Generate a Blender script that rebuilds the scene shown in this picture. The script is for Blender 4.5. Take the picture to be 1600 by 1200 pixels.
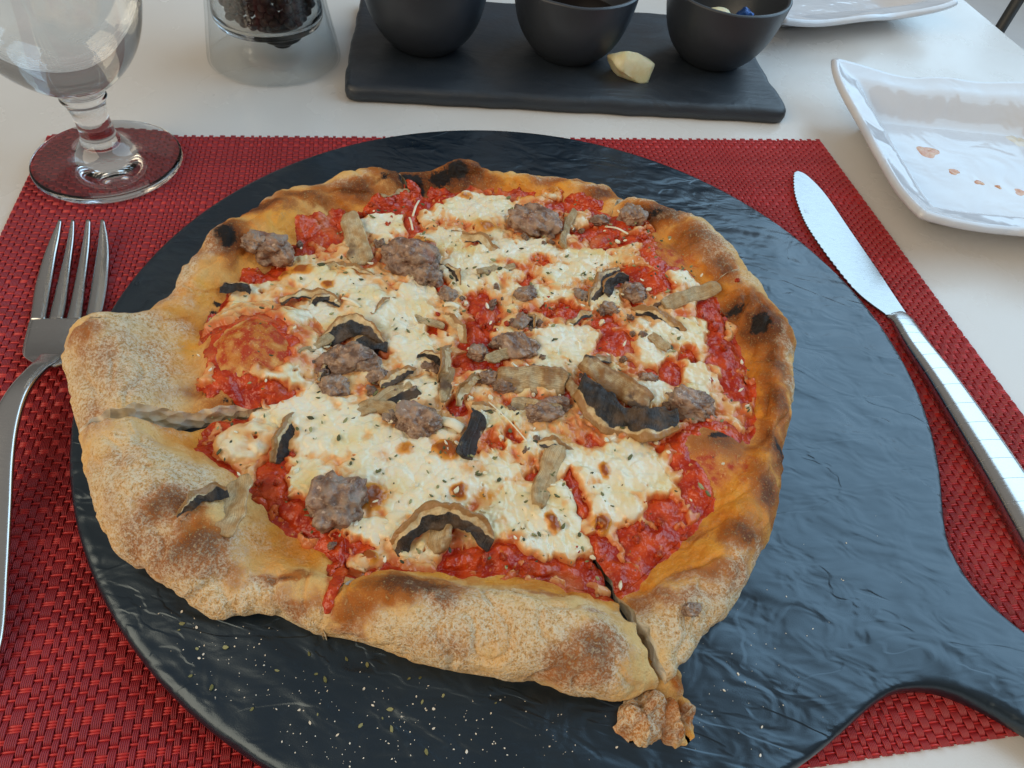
import bpy, math, random
import numpy as np
from mathutils import Vector, Matrix

# ------------------------------------------------------------------ camera, world, lamps
scene = bpy.context.scene
for o in list(bpy.data.objects):
    bpy.data.objects.remove(o)
COL = scene.collection
CM = 0.01
F_PX, PITCH, ROLL, CAM_H = 1092.6, 0.8810, 0.1524, 22.89          # focal length in px of a 1600 px frame; cm
_cp, _sp = math.cos(PITCH), math.sin(PITCH)
FW = np.array([0, _cp, -_sp])
_r0, _u0 = np.array([1.0, 0, 0]), np.array([0, _sp, _cp])
RT = _r0 * math.cos(ROLL) + _u0 * math.sin(ROLL)
UP = -_r0 * math.sin(ROLL) + _u0 * math.cos(ROLL)
cam_d = bpy.data.cameras.new('camera')
cam = bpy.data.objects.new('camera', cam_d)
COL.objects.link(cam)
cam.matrix_world = Matrix(((RT[0], UP[0], -FW[0], 0), (RT[1], UP[1], -FW[1], 0), (RT[2], UP[2], -FW[2], CAM_H * CM), (0, 0, 0, 1)))
cam_d.sensor_width = 36
cam_d.lens = F_PX / 1600 * 36
cam_d.clip_start = 0.01
cam_d.clip_end = 60
scene.camera = cam

world = bpy.data.worlds.new('World')
scene.world = world
world.use_nodes = True
bg = world.node_tree.nodes['Background']
bg.inputs[0].default_value = (1.0, 0.95, 0.89, 1)
_nt = world.node_tree
_tc = _nt.nodes.new('ShaderNodeTexCoord')
_sx = _nt.nodes.new('ShaderNodeSeparateXYZ')
_mr = _nt.nodes.new('ShaderNodeMapRange')
_mr.interpolation_type = 'SMOOTHSTEP'
_nt.links.new(_tc.outputs['Generated'], _sx.inputs[0])
_nt.links.new(_sx.outputs['Z'], _mr.inputs[0])
for _i, _x in zip((1, 2, 3, 4), (0.1, 0.85, 0.12, 0.24)):          # ceiling brighter than the far end of the room
    _mr.inputs[_i].default_value = _x
_nt.links.new(_mr.outputs[0], bg.inputs[1])


def area(name, loc, target, sx, sy, power, color):
    d = bpy.data.lights.new(name, 'AREA')
    d.shape = 'RECTANGLE'
    d.size, d.size_y, d.energy, d.color = sx, sy, power, color
    o = bpy.data.objects.new(name, d)
    COL.objects.link(o)
    o.location = loc
    o.rotation_euler = (Vector(target) - Vector(loc)).to_track_quat('-Z', 'Y').to_euler()
    return o


area('window_light', (1.72, 1.32, 1.45), (0.05, 0.22, 0.0), 3.3, 2.3, 55, (0.49, 0.76, 1.0))
area('warm_fill_light', (-1.35, -1.0, 1.25), (0.0, 0.25, 0.0), 2.2, 1.6, 28, (1.0, 0.83, 0.60))  # added warm fill from behind left, out of the board's reflections; no lamp known there

vs = scene.view_settings
vs.view_transform = 'Standard'
vs.look = 'None'
vs.exposure = 0.22
vs.gamma = 1
vs.use_curve_mapping = False
scene.render.engine = 'CYCLES'
scene.cycles.use_denoising = True
scene.cycles.max_bounces = 10
scene.cycles.transmission_bounces = 10
scene.cycles.transparent_max_bounces = 10
scene.cycles.sample_clamp_indirect = 6


# ------------------------------------------------------------------ helpers
def at(px, py, z=0.0):
    """Place in the scene (cm) of a point seen at px, py of the 1600x1200 photo when it lies at height z."""
    d = (px - 800) / F_PX * RT - (py - 600) / F_PX * UP + FW
    t = (z - CAM_H) / d[2]
    return np.array([d[0] * t, d[1] * t, z])


_rs = np.random.RandomState(7)
_perm = _rs.permutation(512)
_perm = np.concatenate([_perm, _perm, _perm])
_grad = _rs.normal(size=(512, 3))
_grad /= np.linalg.norm(_grad, axis=1)[:, None]


def noise(p, scale=1.0, seed=0):
    """Perlin noise of points p (...,3), about -0.7 to 0.7."""
    q = np.asarray(p, float) * scale + seed * 17.31
    i = np.floor(q).astype(int)
    fr = q - i
    w = fr * fr * fr * (fr * (fr * 6 - 15) + 10)
    out = 0
    for dx in (0, 1):
        for dy in (0, 1):
            for dz in (0, 1):
                h = _perm[(_perm[(_perm[(i[..., 0] + dx) % 512] + i[..., 1] + dy) % 512] + i[..., 2] + dz) % 512]
                g = _grad[h]
                v = g[..., 0] * (fr[..., 0] - dx) + g[..., 1] * (fr[..., 1] - dy) + g[..., 2] * (fr[..., 2] - dz)
                wx = w[..., 0] if dx else 1 - w[..., 0]
                wy = w[..., 1] if dy else 1 - w[..., 1]
                wz = w[..., 2] if dz else 1 - w[..., 2]
                out = out + v * wx * wy * wz
    return out


def fbm(p, scale, oct=3, seed=0, gain=0.5):
    a, s, out = 1.0, scale, 0
    for k in range(oct):
        out = out + a * noise(p, s, seed + k * 3)
        a *= gain
        s *= 2.03
    return out


def sstep(a, b, x):
    t = np.clip((np.asarray(x, float) - a) / (b - a), 0, 1)
    return t * t * (3 - 2 * t)


ORIGIN = {}


def tag(o, label=None, cat=None, group=None, kind=None):
    if label:
        o['label'] = label
    if cat:
        o['category'] = cat
    if group:
        o['group'] = group
    if kind:
        o['kind'] = kind
    return o


def empty(name, loc=(0, 0, 0)):
    o = bpy.data.objects.new(name, None)
    o.empty_display_size = 0.01
    COL.objects.link(o)
    o.location = Vector(loc) * CM
    ORIGIN[o] = np.array(loc, float)
    return o


def make_mesh(name, V, faces, mats, smooth=True, attrs=None, fmat=None):
    """V in cm; faces an (n,4)/(n,3) array or a list of index tuples."""
    me = bpy.data.meshes.new(name)
    V = np.asarray(V, float) * CM
    if isinstance(faces, np.ndarray):
        n, k = faces.shape
        me.vertices.add(len(V))
        me.vertices.foreach_set('co', V.ravel())
        me.loops.add(n * k)
        me.loops.foreach_set('vertex_index', faces.ravel().astype(np.int32))
        me.polygons.add(n)
        me.polygons.foreach_set('loop_start', np.arange(0, n * k, k, dtype=np.int32))
        me.polygons.foreach_set('loop_total', np.full(n, k, np.int32))
    else:
        me.from_pydata([tuple(v) for v in V], [], [tuple(int(i) for i in f) for f in faces])
    for m in (mats if isinstance(mats, (list, tuple)) else [mats]):
        me.materials.append(m)
    if fmat is not None:
        me.polygons.foreach_set('material_index', np.asarray(fmat, np.int32))
    me.update(calc_edges=True)
    me.validate()
    if smooth:
        me.polygons.foreach_set('use_smooth', np.ones(len(me.polygons), bool))
    for k, a in (attrs or {}).items():
        at_ = me.attributes.new(k, 'FLOAT', 'POINT')
        at_.data.foreach_set('value', np.asarray(a, np.float32).ravel())
    return me


def build(name, V, faces, mats, parent=None, smooth=True, attrs=None, fmat=None):
    """One mesh object; V in scene cm.  A top-level one gets its origin at its base."""
    V = np.asarray(V, float)
    if parent is None:
        org = np.array([(V[:, 0].min() + V[:, 0].max()) / 2, (V[:, 1].min() + V[:, 1].max()) / 2, V[:, 2].min()])
    else:
        org = ORIGIN[parent]
    o = bpy.data.objects.new(name, make_mesh(name, V - org, faces, mats, smooth, attrs, fmat))
    COL.objects.link(o)
    ORIGIN[o] = org
    if parent is None:
        o.location = Vector(org) * CM
    else:
        o.parent = parent
    return o


def grid_faces(n, m, off=0, wrap=False):
    """Quads of an n x m vertex grid (row-major); wrap closes the first index."""
    i = np.arange(n if wrap else n - 1)
    j = np.arange(m - 1)
    I, J = np.meshgrid(i, j, indexing='ij')
    I2 = (I + 1) % n
    return (np.stack([I * m + J, I2 * m + J, I2 * m + J + 1, I * m + J + 1], -1).reshape(-1, 4) + off)


def lathe(profile, n=64, center=(0, 0, 0), jitter=None):
    p = np.array(profile, float)
    a = np.linspace(0, 2 * math.pi, n, endpoint=False)
    V = np.stack([np.outer(np.cos(a), p[:, 0]), np.outer(np.sin(a), p[:, 0]), np.outer(np.ones(n), p[:, 1])], -1)
    V = V.reshape(-1, 3)
    if jitter:
        V = V + jitter(V)
    return V + np.array(center), grid_faces(n, len(p), wrap=True)


def smooth_profile(pts, k=6):
    """Catmull-Rom through profile points."""
    P = np.array([pts[0]] + list(pts) + [pts[-1]], float)
    out = []
    for i in range(1, len(P) - 2):
        for t in np.linspace(0, 1, k, endpoint=False):
            a, b, c, d = P[i - 1], P[i], P[i + 1], P[i + 2]
            out.append(0.5 * ((2 * b) + (-a + c) * t + (2 * a - 5 * b + 4 * c - d) * t * t + (-a + 3 * b - 3 * c + d) * t ** 3))
    out.append(P[-2])
    return np.array(out)


def tube(path, radii, n=10, flat=1.0):
    """Round tube along a path (cm), capped."""
    P = np.asarray(path, float)
    R = np.broadcast_to(radii, len(P))
    T = np.gradient(P, axis=0)
    T /= np.linalg.norm(T, axis=1)[:, None]
    ref = np.array([0, 0, 1.0]) if abs(T[0][2]) < 0.9 else np.array([1.0, 0, 0])
    V = []
    for p, t, r in zip(P, T, R):
        s = np.cross(t, ref)
        s /= np.linalg.norm(s)
        u = np.cross(s, t)
        for k in range(n):
            a = 2 * math.pi * k / n
            V.append(p + s * math.cos(a) * r + u * math.sin(a) * r * flat)
    m = len(P)
    F = []
    for i in range(m - 1):
        for k in range(n):
            F.append((i * n + k, i * n + (k + 1) % n, (i + 1) * n + (k + 1) % n, (i + 1) * n + k))
    F.append(tuple(range(n))[::-1])
    F.append(tuple((m - 1) * n + k for k in range(n)))
    return np.array(V), F


def slab(loops, close=True):
    """Stack of equal-length closed loops (cm) joined by quads, capped with n-gons."""
    n = len(loops[0])
    V = np.concatenate([np.asarray(l, float) for l in loops])
    F = []
    for k in range(len(loops) - 1):
        for i in range(n):
            F.append((k * n + i, k * n + (i + 1) % n, (k + 1) * n + (i + 1) % n, (k + 1) * n + i))
    F.append(tuple(range(n))[::-1])
    F.append(tuple((len(loops) - 1) * n + i for i in range(n)))
    return V, F


def inset(poly, d):
    """Move a counter-clockwise closed 2-D polygon inwards by d."""
    P = np.asarray(poly, float)
    t = np.roll(P, -1, 0) - np.roll(P, 1, 0)
    t /= np.linalg.norm(t, axis=1)[:, None]
    return P + np.stack([-t[:, 1], t[:, 0]], -1) * d


def join(parts):
    V, F, off = [], [], 0
    for v, f in parts:
        V.append(v)
        F += [tuple(int(i) + off for i in q) for q in f]
        off += len(v)
    return np.concatenate(V), F


def icosphere(sub):
    import bmesh
    bm = bmesh.new()
    bmesh.ops.create_icosphere(bm, subdivisions=sub, radius=1)
    V = np.array([v.co[:] for v in bm.verts])
    F = np.array([[v.index for v in f.verts] for f in bm.faces])
    bm.free()
    return V, F


# ------------------------------------------------------------------ materials
class M:
    """Small node-tree writer round one Principled BSDF."""

    def __init__(s, name, color=(0.5, 0.5, 0.5), rough=0.5, **kw):
        s.m = bpy.data.materials.new(name)
        s.m.use_nodes = True
        s.t = s.m.node_tree
        s.b = s.t.nodes['Principled BSDF']
        s.set('Base Color', color)
        s.set('Roughness', rough)
        for k, v in kw.items():
            s.set(k.replace('_', ' '), v)
        s.co = s.t.nodes.new('ShaderNodeTexCoord').outputs['Object']

    def set(s, k, v):
        i = s.b.inputs[k]
        if hasattr(v, 'links'):
            s.t.links.new(v, i)
        else:
            i.default_value = (*v, 1) if k in ('Base Color', 'Specular Tint', 'Coat Tint') else v

    def _in(s, node, idx, v):
        if hasattr(v, 'links'):
            s.t.links.new(v, node.inputs[idx])
        elif isinstance(v, (tuple, list)) and len(v) == 3 and node.inputs[idx].type == 'RGBA':
            node.inputs[idx].default_value = (*v, 1)
        else:
            node.inputs[idx].default_value = v

    def attr(s, name):
        n = s.t.nodes.new('ShaderNodeAttribute')
        n.attribute_name = name
        return n.outputs['Fac']

    def noise(s, scale, detail=2, rough=0.5, dist=0.0, stretch=None, rot=0):
        n = s.t.nodes.new('ShaderNodeTexNoise')
        n.inputs['Scale'].default_value = scale
        n.inputs['Detail'].default_value = detail
        n.inputs['Roughness'].default_value = rough
        n.inputs['Distortion'].default_value = dist
        v = s.co
        if stretch:
            mp = s.t.nodes.new('ShaderNodeMapping')
            mp.inputs['Scale'].default_value = stretch
            mp.inputs['Rotation'].default_value = (0, 0, rot)
            s.t.links.new(v, mp.inputs[0])
            v = mp.outputs[0]
        s.t.links.new(v, n.inputs['Vector'])
        return n.outputs['Fac']

    def voronoi(s, scale, feature='F1'):
        n = s.t.nodes.new('ShaderNodeTexVoronoi')
        n.feature = feature
        n.inputs['Scale'].default_value = scale
        s.t.links.new(s.co, n.inputs['Vector'])
        return n.outputs['Distance']

    def ramp(s, v, a, b, lo=0.0, hi=1.0):
        n = s.t.nodes.new('ShaderNodeMapRange')
        n.interpolation_type = 'SMOOTHSTEP'
        s.t.links.new(v, n.inputs[0])
        for i, x in zip((1, 2, 3, 4), (a, b, lo, hi)):
            n.inputs[i].default_value = x
        return n.outputs[0]

    def math(s, op, a, b=0.0):
        n = s.t.nodes.new('ShaderNodeMath')
        n.operation = op
        s._in(n, 0, a)
        s._in(n, 1, b)
        return n.outputs[0]

    def mix(s, f, a, b):
        n = s.t.nodes.new('ShaderNodeMix')
        n.data_type = 'RGBA'
        s._in(n, 0, f)
        s._in(n, 6, a)
        s._in(n, 7, b)
        return n.outputs[2]

    def bump(s, h, dist=0.001, strength=1.0, normal=None):
        n = s.t.nodes.new('ShaderNodeBump')
        n.inputs['Distance'].default_value = dist
        s._in(n, 0, strength)
        s.t.links.new(h, n.inputs['Height'])
        if normal is not None:
            s.t.links.new(normal, n.inputs['Normal'])
        return n.outputs[0]


def mat_table():
    m = M('white_table_laminate', rough=0.36)
    n = m.noise(9, 4)
    m.set('Base Color', m.mix(m.ramp(n, .3, .7), (0.70, 0.675, 0.64), (0.74, 0.715, 0.68)))
    m.set('Roughness', m.ramp(m.noise(22, 5), .3, .75, .20, .32))
    m.set('Normal', m.bump(m.noise(1400, 2), 0.0002, 0.25))
    return m.m


def mat_board():
    m = M('black_slate_melamine', (0.004, 0.0105, 0.019), 0.33, Specular_IOR_Level=0.9, Specular_Tint=(0.72, 0.88, 1.0))
    a = m.noise(20, 2.2, .5, .9, stretch=(1, 2.0, 1), rot=.45)
    b = m.noise(58, 2, .5, .8, stretch=(1, 1.7, 1), rot=.45)
    crack = m.ramp(m.noise(13, 3, .5, 1.5, stretch=(1, 2.2, 1), rot=.5), .485, .515)
    c = m.math('ADD', m.math('ADD', m.math('MULTIPLY', a, 1.0), m.math('MULTIPLY', b, .42)), m.math('MULTIPLY', crack, .055))
    m.set('Normal', m.bump(m.noise(2600, 2), .0001, .3, m.bump(c, 0.0044, 0.58)))
    m.set('Roughness', m.ramp(m.noise(60, 4), .3, .7, .27, .36))
    m.set('Base Color', m.mix(m.ramp(m.noise(300, 4), .62, .78), (0.004, 0.0105, 0.019), (0.011, 0.021, 0.032)))
    return m.m


def mat_slate():
    m = M('matte_black_slate', (0.020, 0.028, 0.039), 0.42, Specular_IOR_Level=0.7)
    a = m.noise(26, 5, .6, 1.2, stretch=(1, 2, 1))
    m.set('Normal', m.bump(a, 0.002, .5))
    m.set('Roughness', m.ramp(m.noise(50, 4), .3, .7, .38, .55))
    m.set('Base Color', m.mix(m.ramp(m.noise(90, 6, .7), .63, .8), (0.020, 0.028, 0.039), (0.055, 0.065, 0.078)))
    return m.m


def mat_bowl():
    m = M('matte_black_ceramic', (0.026, 0.032, 0.042), 0.4, Specular_IOR_Level=0.7)
    m.set('Normal', m.bump(m.noise(60, 3), .0006, .4))
    m.set('Roughness', m.ramp(m.noise(35, 4), .3, .7, .36, .5))
    return m.m


def mat_mat(bright):
    m = M('red_woven_vinyl' + ('_weft' if bright else ''), rough=0.42)
    n = m.noise(55, 3)
    lo, hi = ((0.50, 0.026, 0.026), (0.62, 0.04, 0.036)) if bright else ((0.31, 0.021, 0.027), (0.42, 0.033, 0.040))
    m.set('Base Color', m.mix(m.ramp(n, .3, .7), lo, hi))
    return m.m


def mat_metal(rough, scratch, col=(0.56, 0.555, 0.54)):
    m = M('brushed_stainless_steel' + str(rough), col, rough, Metallic=1.0)
    s = m.noise(260, 3, .6, 0, stretch=(1, 9, 1), rot=.9)
    sc = m.ramp(m.noise(70, 6, .75, 2.0), .60, .68)
    m.set('Roughness', m.math('ADD', m.ramp(s, .3, .7, rough * .8, rough * 1.25), m.math('MULTIPLY', sc, scratch)))
    m.set('Normal', m.bump(s, .00008, .3))
    return m.m


def mat_glass(name, color=(1, 1, 1), ior=1.5, rough=0.0):
    m = M(name, color, rough, IOR=ior, Transmission_Weight=1.0)
    return m.m


def mat_plate():
    m = M('white_glazed_melamine', (0.76, 0.765, 0.79), 0.1)
    m.set('Normal', m.bump(m.noise(30, 2, .4, 1.0), .0045, .45))
    m.set('Base Color', m.mix(m.ramp(m.noise(14, 3), .3, .7), (0.66, 0.69, 0.75), (0.71, 0.73, 0.77)))
    return m.m


def mat_dough():
    m = M('floured_pizza_dough', rough=0.75, Specular_IOR_Level=0.3)
    gold, toast, char, flour, stain = (m.attr(k) for k in ('gold', 'toast', 'char', 'flour', 'stain'))
    g1 = m.noise(820, 4, .72)
    g2 = m.noise(1700, 2, .7)
    lump = m.noise(75, 3)
    grit = m.math('ADD', m.math('MULTIPLY', g1, .62), m.math('MULTIPLY', g2, .38))
    base = m.mix(m.ramp(lump, .35, .68), (0.80, 0.46, 0.15), (0.86, 0.56, 0.23))
    col = m.mix(m.ramp(gold, .05, .85), base, m.mix(m.ramp(lump, .35, .7), (0.74, 0.26, 0.024), (0.88, 0.40, 0.05)))
    col = m.mix(m.ramp(m.math('ADD', stain, m.math('MULTIPLY', m.math('SUBTRACT', m.noise(260, 3), .5), .7)), .3, .8), col,
                m.mix(m.ramp(m.noise(330, 3), .4, .62), (0.62, 0.19, 0.028), (0.50, 0.045, 0.010)))
    tv = m.math('ADD', toast, m.math('MULTIPLY', m.math('SUBTRACT', grit, .5), 1.1))
    col = m.mix(m.ramp(tv, .16, .60), col, (0.44, 0.135, 0.020))
    col = m.mix(m.ramp(tv, .6, 1.05), col, (0.15, 0.042, 0.010))
    col = m.mix(m.ramp(grit, .48, .38, 0, .22), col, (0.42, 0.15, 0.025))
    col = m.mix(m.ramp(grit, .53, .66, 0, .45), col, (0.93, 0.64, 0.26))
    gz = m.ramp(grit, .43, .57)
    ft = m.math('MULTIPLY', m.ramp(m.math('ADD', flour, m.math('MULTIPLY', m.math('SUBTRACT', m.noise(190, 3), .5), .5)), .05, .75), m.math('ADD', m.math('MULTIPLY', gz, .80), .12))
    ft = m.math('MULTIPLY', ft, m.ramp(toast, .25, .95, 1.0, .35))
    col = m.mix(ft, col, m.mix(g2, (0.95, 0.74, 0.49), (1.0, 0.90, 0.70)))
    col = m.mix(m.math('MULTIPLY', m.ramp(flour, .1, .6), m.ramp(grit, .46, .37, 0, .6)), col, (0.46, 0.21, 0.07))
    cv = m.math('ADD', char, m.math('MULTIPLY', m.math('SUBTRACT', m.math('ADD', m.math('MULTIPLY', grit, .5), m.math('MULTIPLY', m.noise(210, 4, .65), .5)), .5), 2.2))
    col = m.mix(m.ramp(cv, .42, .72), col, (0.014, 0.011, 0.010))
    m.set('Base Color', col)
    gl = m.ramp(m.math('SUBTRACT', m.math('MAXIMUM', gold, stain), flour), .1, .9, .78, .33)
    m.set('Roughness', gl)
    m.set('Subsurface Weight', 0.06)
    m.set('Subsurface Radius', (0.004, 0.002, 0.001))
    bs = m.ramp(flour, 0, .8, .55, 1.0)
    m.set('Normal', m.bump(grit, .0022, bs, m.bump(lump, .002, .3)))
    return m.m


def mat_crumb():
    m = M('torn_bread_crumb', rough=0.8, Subsurface_Weight=0.2)
    m.set('Subsurface Radius', (0.004, 0.003, 0.002))
    v = m.voronoi(190)
    m.set('Base Color', m.mix(m.ramp(m.noise(150, 3), .35, .65), (0.90, 0.83, 0.70), (0.80, 0.64, 0.42)))
    m.set('Normal', m.bump(v, .004, .8, m.bump(m.noise(130, 3), .003, .6)))
    return m.m


def mat_sauce():
    m = M('tomato_sauce', rough=0.14, Subsurface_Weight=0.12)
    m.set('Subsurface Radius', (0.004, 0.0012, 0.0006))
    n = m.noise(130, 4, .6)
    n2 = m.noise(420, 3, .6)
    c = m.mix(m.ramp(n, .36, .66), (0.40, 0.020, 0.005), (0.68, 0.080, 0.013))
    c = m.mix(m.ramp(n2, .60, .76), c, (0.72, 0.20, 0.035))
    c = m.mix(m.ramp(m.noise(60, 4), .56, .7), c, (0.62, 0.15, 0.05))
    m.set('Base Color', c)
    m.set('Normal', m.bump(n2, .0012, .6, m.bump(n, .003, .5)))
    return m.m


def mat_cheese():
    m = M('melted_mozzarella', rough=0.3, Subsurface_Weight=0.22)
    m.set('Subsurface Radius', (0.006, 0.0035, 0.0018))
    thin, brown, pale = m.attr('thin'), m.attr('brown'), m.attr('pale')
    n = m.noise(85, 4, .55)
    n2 = m.noise(330, 3, .6)
    c = m.mix(m.ramp(n, .38, .66), (0.84, 0.76, 0.56), (0.80, 0.67, 0.36))
    c = m.mix(m.ramp(m.noise(42, 3), .52, .72), c, (0.80, 0.61, 0.27))
    c = m.mix(pale, c, (0.86, 0.81, 0.66))
    tv = m.math('ADD', thin, m.math('MULTIPLY', m.math('SUBTRACT', n, .5), .9))
    c = m.mix(m.ramp(tv, .25, .78), c, (0.80, 0.44, 0.17))
    c = m.mix(m.ramp(tv, .70, 1.1), c, (0.64, 0.14, 0.035))
    bv = m.math('ADD', brown, m.math('MULTIPLY', m.math('SUBTRACT', n2, .5), .35))
    c = m.mix(m.ramp(bv, .15, .5), c, (0.72, 0.30, 0.045))
    c = m.mix(m.ramp(bv, .45, .75), c, (0.36, 0.085, 0.012))
    c = m.mix(m.ramp(bv, .8, 1.1), c, (0.10, 0.024, 0.010))
    m.set('Base Color', c)
    m.set('Roughness', m.ramp(m.noise(120, 3), .3, .7, .13, .34))
    m.set('Normal', m.bump(n2, .0006, .25, m.bump(n, .002, .35)))
    return m.m


def mat_sausage():
    m = M('cooked_sausage', rough=0.5, Subsurface_Weight=0.08)
    n = m.noise(230, 4, .6)
    n2 = m.noise(90, 3)
    c = m.mix(m.ramp(n, .35, .65), (0.15, 0.080, 0.052), (0.42, 0.27, 0.185))
    c = m.mix(m.ramp(n2, .52, .68), c, (0.31, 0.23, 0.18))
    c = m.mix(m.ramp(m.noise(520, 3), .62, .72), c, (0.58, 0.42, 0.32))
    c = m.mix(m.ramp(m.noise(60, 3), .58, .72), c, (0.30, 0.10, 0.06))
    m.set('Base Color', c)
    m.set('Roughness', m.ramp(n2, .3, .7, .2, .55))
    m.set('Normal', m.bump(m.noise(700, 2), .0006, .5, m.bump(n, .0022, .8)))
    return m.m


def mat_mushroom():
    m = M('baked_mushroom', rough=0.5)
    gill, skin, u, amt = m.attr('gill'), m.attr('skin'), m.attr('streak'), m.attr('fibre')
    n = m.noise(260, 4, .6)
    st = m.t.nodes.new('ShaderNodeTexNoise')
    st.noise_dimensions = '1D'
    st.inputs['Scale'].default_value = 9
    st.inputs['Detail'].default_value = 3
    m.t.links.new(u, st.inputs['W'])
    s = st.outputs['Fac']
    fl = m.mix(m.ramp(n, .35, .68), (0.74, 0.58, 0.33), (0.50, 0.30, 0.12))
    fl = m.mix(m.math('MULTIPLY', m.ramp(s, .45, .66), amt), fl, (0.31, 0.185, 0.085))
    fl = m.mix(m.ramp(m.noise(75, 3), .56, .74), fl, (0.16, 0.085, 0.04))
    c = m.mix(m.ramp(m.math('ADD', skin, m.math('MULTIPLY', m.math('SUBTRACT', n, .5), .9)), .4, .75), fl, (0.36, 0.18, 0.06))
    c = m.mix(m.ramp(m.math('ADD', gill, m.math('MULTIPLY', m.math('SUBTRACT', n, .5), .8)), .4, .62), c,
              m.mix(m.ramp(m.noise(120, 4), .45, .65), m.mix(m.ramp(s, .4, .6), (0.012, 0.011, 0.012), (0.06, 0.05, 0.045)), (0.12, 0.075, 0.045)))
    m.set('Base Color', c)
    m.set('Roughness', m.ramp(n, .3, .7, .22, .5))
    sb = m.math('MULTIPLY', s, m.math('MAXIMUM', amt, gill))
    m.set('Normal', m.bump(n, .0014, .7, m.bump(sb, .0008, .7)))
    return m.m


def mat_herb():
    m = M('dried_oregano', rough=0.7)
    a = m.attr('tone')
    c = m.mix(m.ramp(a, 0, .5), (0.04, 0.045, 0.018), (0.15, 0.15, 0.05))
    m.set('Base Color', m.mix(m.ramp(a, .5, 1.0), c, (0.36, 0.34, 0.15)))
    return m.m


def mat_simple(name, c1, c2, scale, rough, bump=0.0005, **kw):
    m = M(name, c1, rough, **kw)
    n = m.noise(scale, 4, .6)
    m.set('Base Color', m.mix(m.ramp(n, .35, .65), c1, c2))
    if bump:
        m.set('Normal', m.bump(n, bump, .7))
    return m.m


def mat_thin():
    m = M('thin_clear_acrylic')
    nt = m.t
    tr = nt.nodes.new('ShaderNodeBsdfTransparent')
    tr.inputs[0].default_value = (.93, .945, .95, 1)
    gl = nt.nodes.new('ShaderNodeBsdfGlossy')
    gl.inputs['Roughness'].default_value = .03
    lw = nt.nodes.new('ShaderNodeLayerWeight')
    lw.inputs[0].default_value = .5
    fac = m.math('ADD', m.math('MULTIPLY', m.math('POWER', lw.outputs['Facing'], 4.0), .75), .03)
    mx = nt.nodes.new('ShaderNodeMixShader')
    nt.links.new(fac, mx.inputs[0])
    nt.links.new(tr.outputs[0], mx.inputs[1])
    nt.links.new(gl.outputs[0], mx.inputs[2])
    nt.links.new(mx.outputs[0], nt.nodes['Material Output'].inputs['Surface'])
    return m.m


MT = dict(table=mat_table(), board=mat_board(), slate=mat_slate(), bowl=mat_bowl(), warp=mat_mat(False), weft=mat_mat(True),
          steel=mat_metal(0.2, .12), blade=mat_metal(0.24, .16, (0.40, 0.40, 0.395)), glass=mat_glass('clear_glass'), water=mat_glass('water', (.97, 1, 1), 1.33),
          thin=mat_thin(), acrylic=mat_glass('clear_acrylic', (.97, .98, .98), 1.46, 0), plate=mat_plate(), dough=mat_dough(), crumb=mat_crumb(),
          sauce=mat_sauce(), cheese=mat_cheese(), sausage=mat_sausage(), mushroom=mat_mushroom(), herb=mat_herb(),
          parmesan=mat_simple('hard_cheese', (0.82, 0.74, 0.50), (0.74, 0.62, 0.34), 120, .45, .0008, Subsurface_Weight=.2),
          shave=mat_simple('grated_hard_cheese', (0.86, 0.80, 0.62), (0.80, 0.70, 0.46), 200, .5, .0004),
          crumbs=mat_simple('bread_crumbs', (0.85, 0.80, 0.70), (0.75, 0.64, 0.48), 300, .8, 0),
          pepper=mat_simple('peppercorn_skin', (0.030, 0.020, 0.015), (0.12, 0.06, 0.04), 200, .55, .0012),
          blackplastic=mat_simple('black_plastic', (0.012, 0.012, 0.013), (0.02, 0.02, 0.02), 80, .3, 0),
          balsamic=mat_simple('dark_vinegar', (0.006, 0.004, 0.003), (0.009, 0.005, 0.004), 20, .06, 0),
          foil=mat_simple('blue_foil', (0.004, 0.035, 0.14), (0.012, 0.07, 0.25), 150, .28, .001, Metallic=.5),
          stain=mat_simple('sauce_smear', (0.62, 0.25, 0.12), (0.70, 0.42, 0.25), 200, .25, .0005),
          oil=mat_simple('oily_residue', (0.72, 0.62, 0.45), (0.74, 0.70, 0.62), 150, .15, .0005),
          floor=mat_simple('pale_stone_floor', (0.80, 0.81, 0.82), (0.86, 0.87, 0.87), 4, .6, .001),
          paint=mat_simple('dark_powder_coat', (0.022, 0.024, 0.024), (0.035, 0.036, 0.035), 60, .45, .0002),
          engrave=mat_simple('engraved_steel', (0.30, 0.31, 0.32), (0.36, 0.37, 0.38), 300, .5, 0, Metallic=1.0),
          seat=mat_simple('grey_seat_fabric', (0.12, 0.12, 0.125), (0.17, 0.17, 0.175), 300, .8, .0006))

rnd = random.Random(4)
BOARD_TOP = 1.2
MAT_TOP = 0.2

# ------------------------------------------------------------------ setting: floor, table
build('floor', [(-300, -250, -74), (300, -250, -74), (300, 400, -74), (-300, 400, -74)], [(0, 1, 2, 3)], MT['floor'], smooth=False)['kind'] = 'structure'
e1, e0 = at(1600, 75, 0)[:2], at(1510, 0, 0)[:2]
ed = (e0 - e1) / np.linalg.norm(e0 - e1)
c_far, c_near = e1 + ed * 75, e1 - ed * 88
side = np.array([-ed[1], ed[0]])                                   # points to the left
tp = np.array([c_near, c_far, c_far + side * 115, c_near + side * 115])
loop = []
for k in range(4):                                                 # rounded corners
    a, b, c = tp[k - 1], tp[k], tp[(k + 1) % 4]
    u, w = (a - b) / np.linalg.norm(a - b), (c - b) / np.linalg.norm(c - b)
    for t in np.linspace(0, 1, 7):
        loop.append(b + u * 2 * (1 - t) ** 2 + w * 2 * t ** 2)
loop = np.array(loop)


def lz(poly, z):
    return np.c_[poly, np.full(len(poly), z)]


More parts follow.
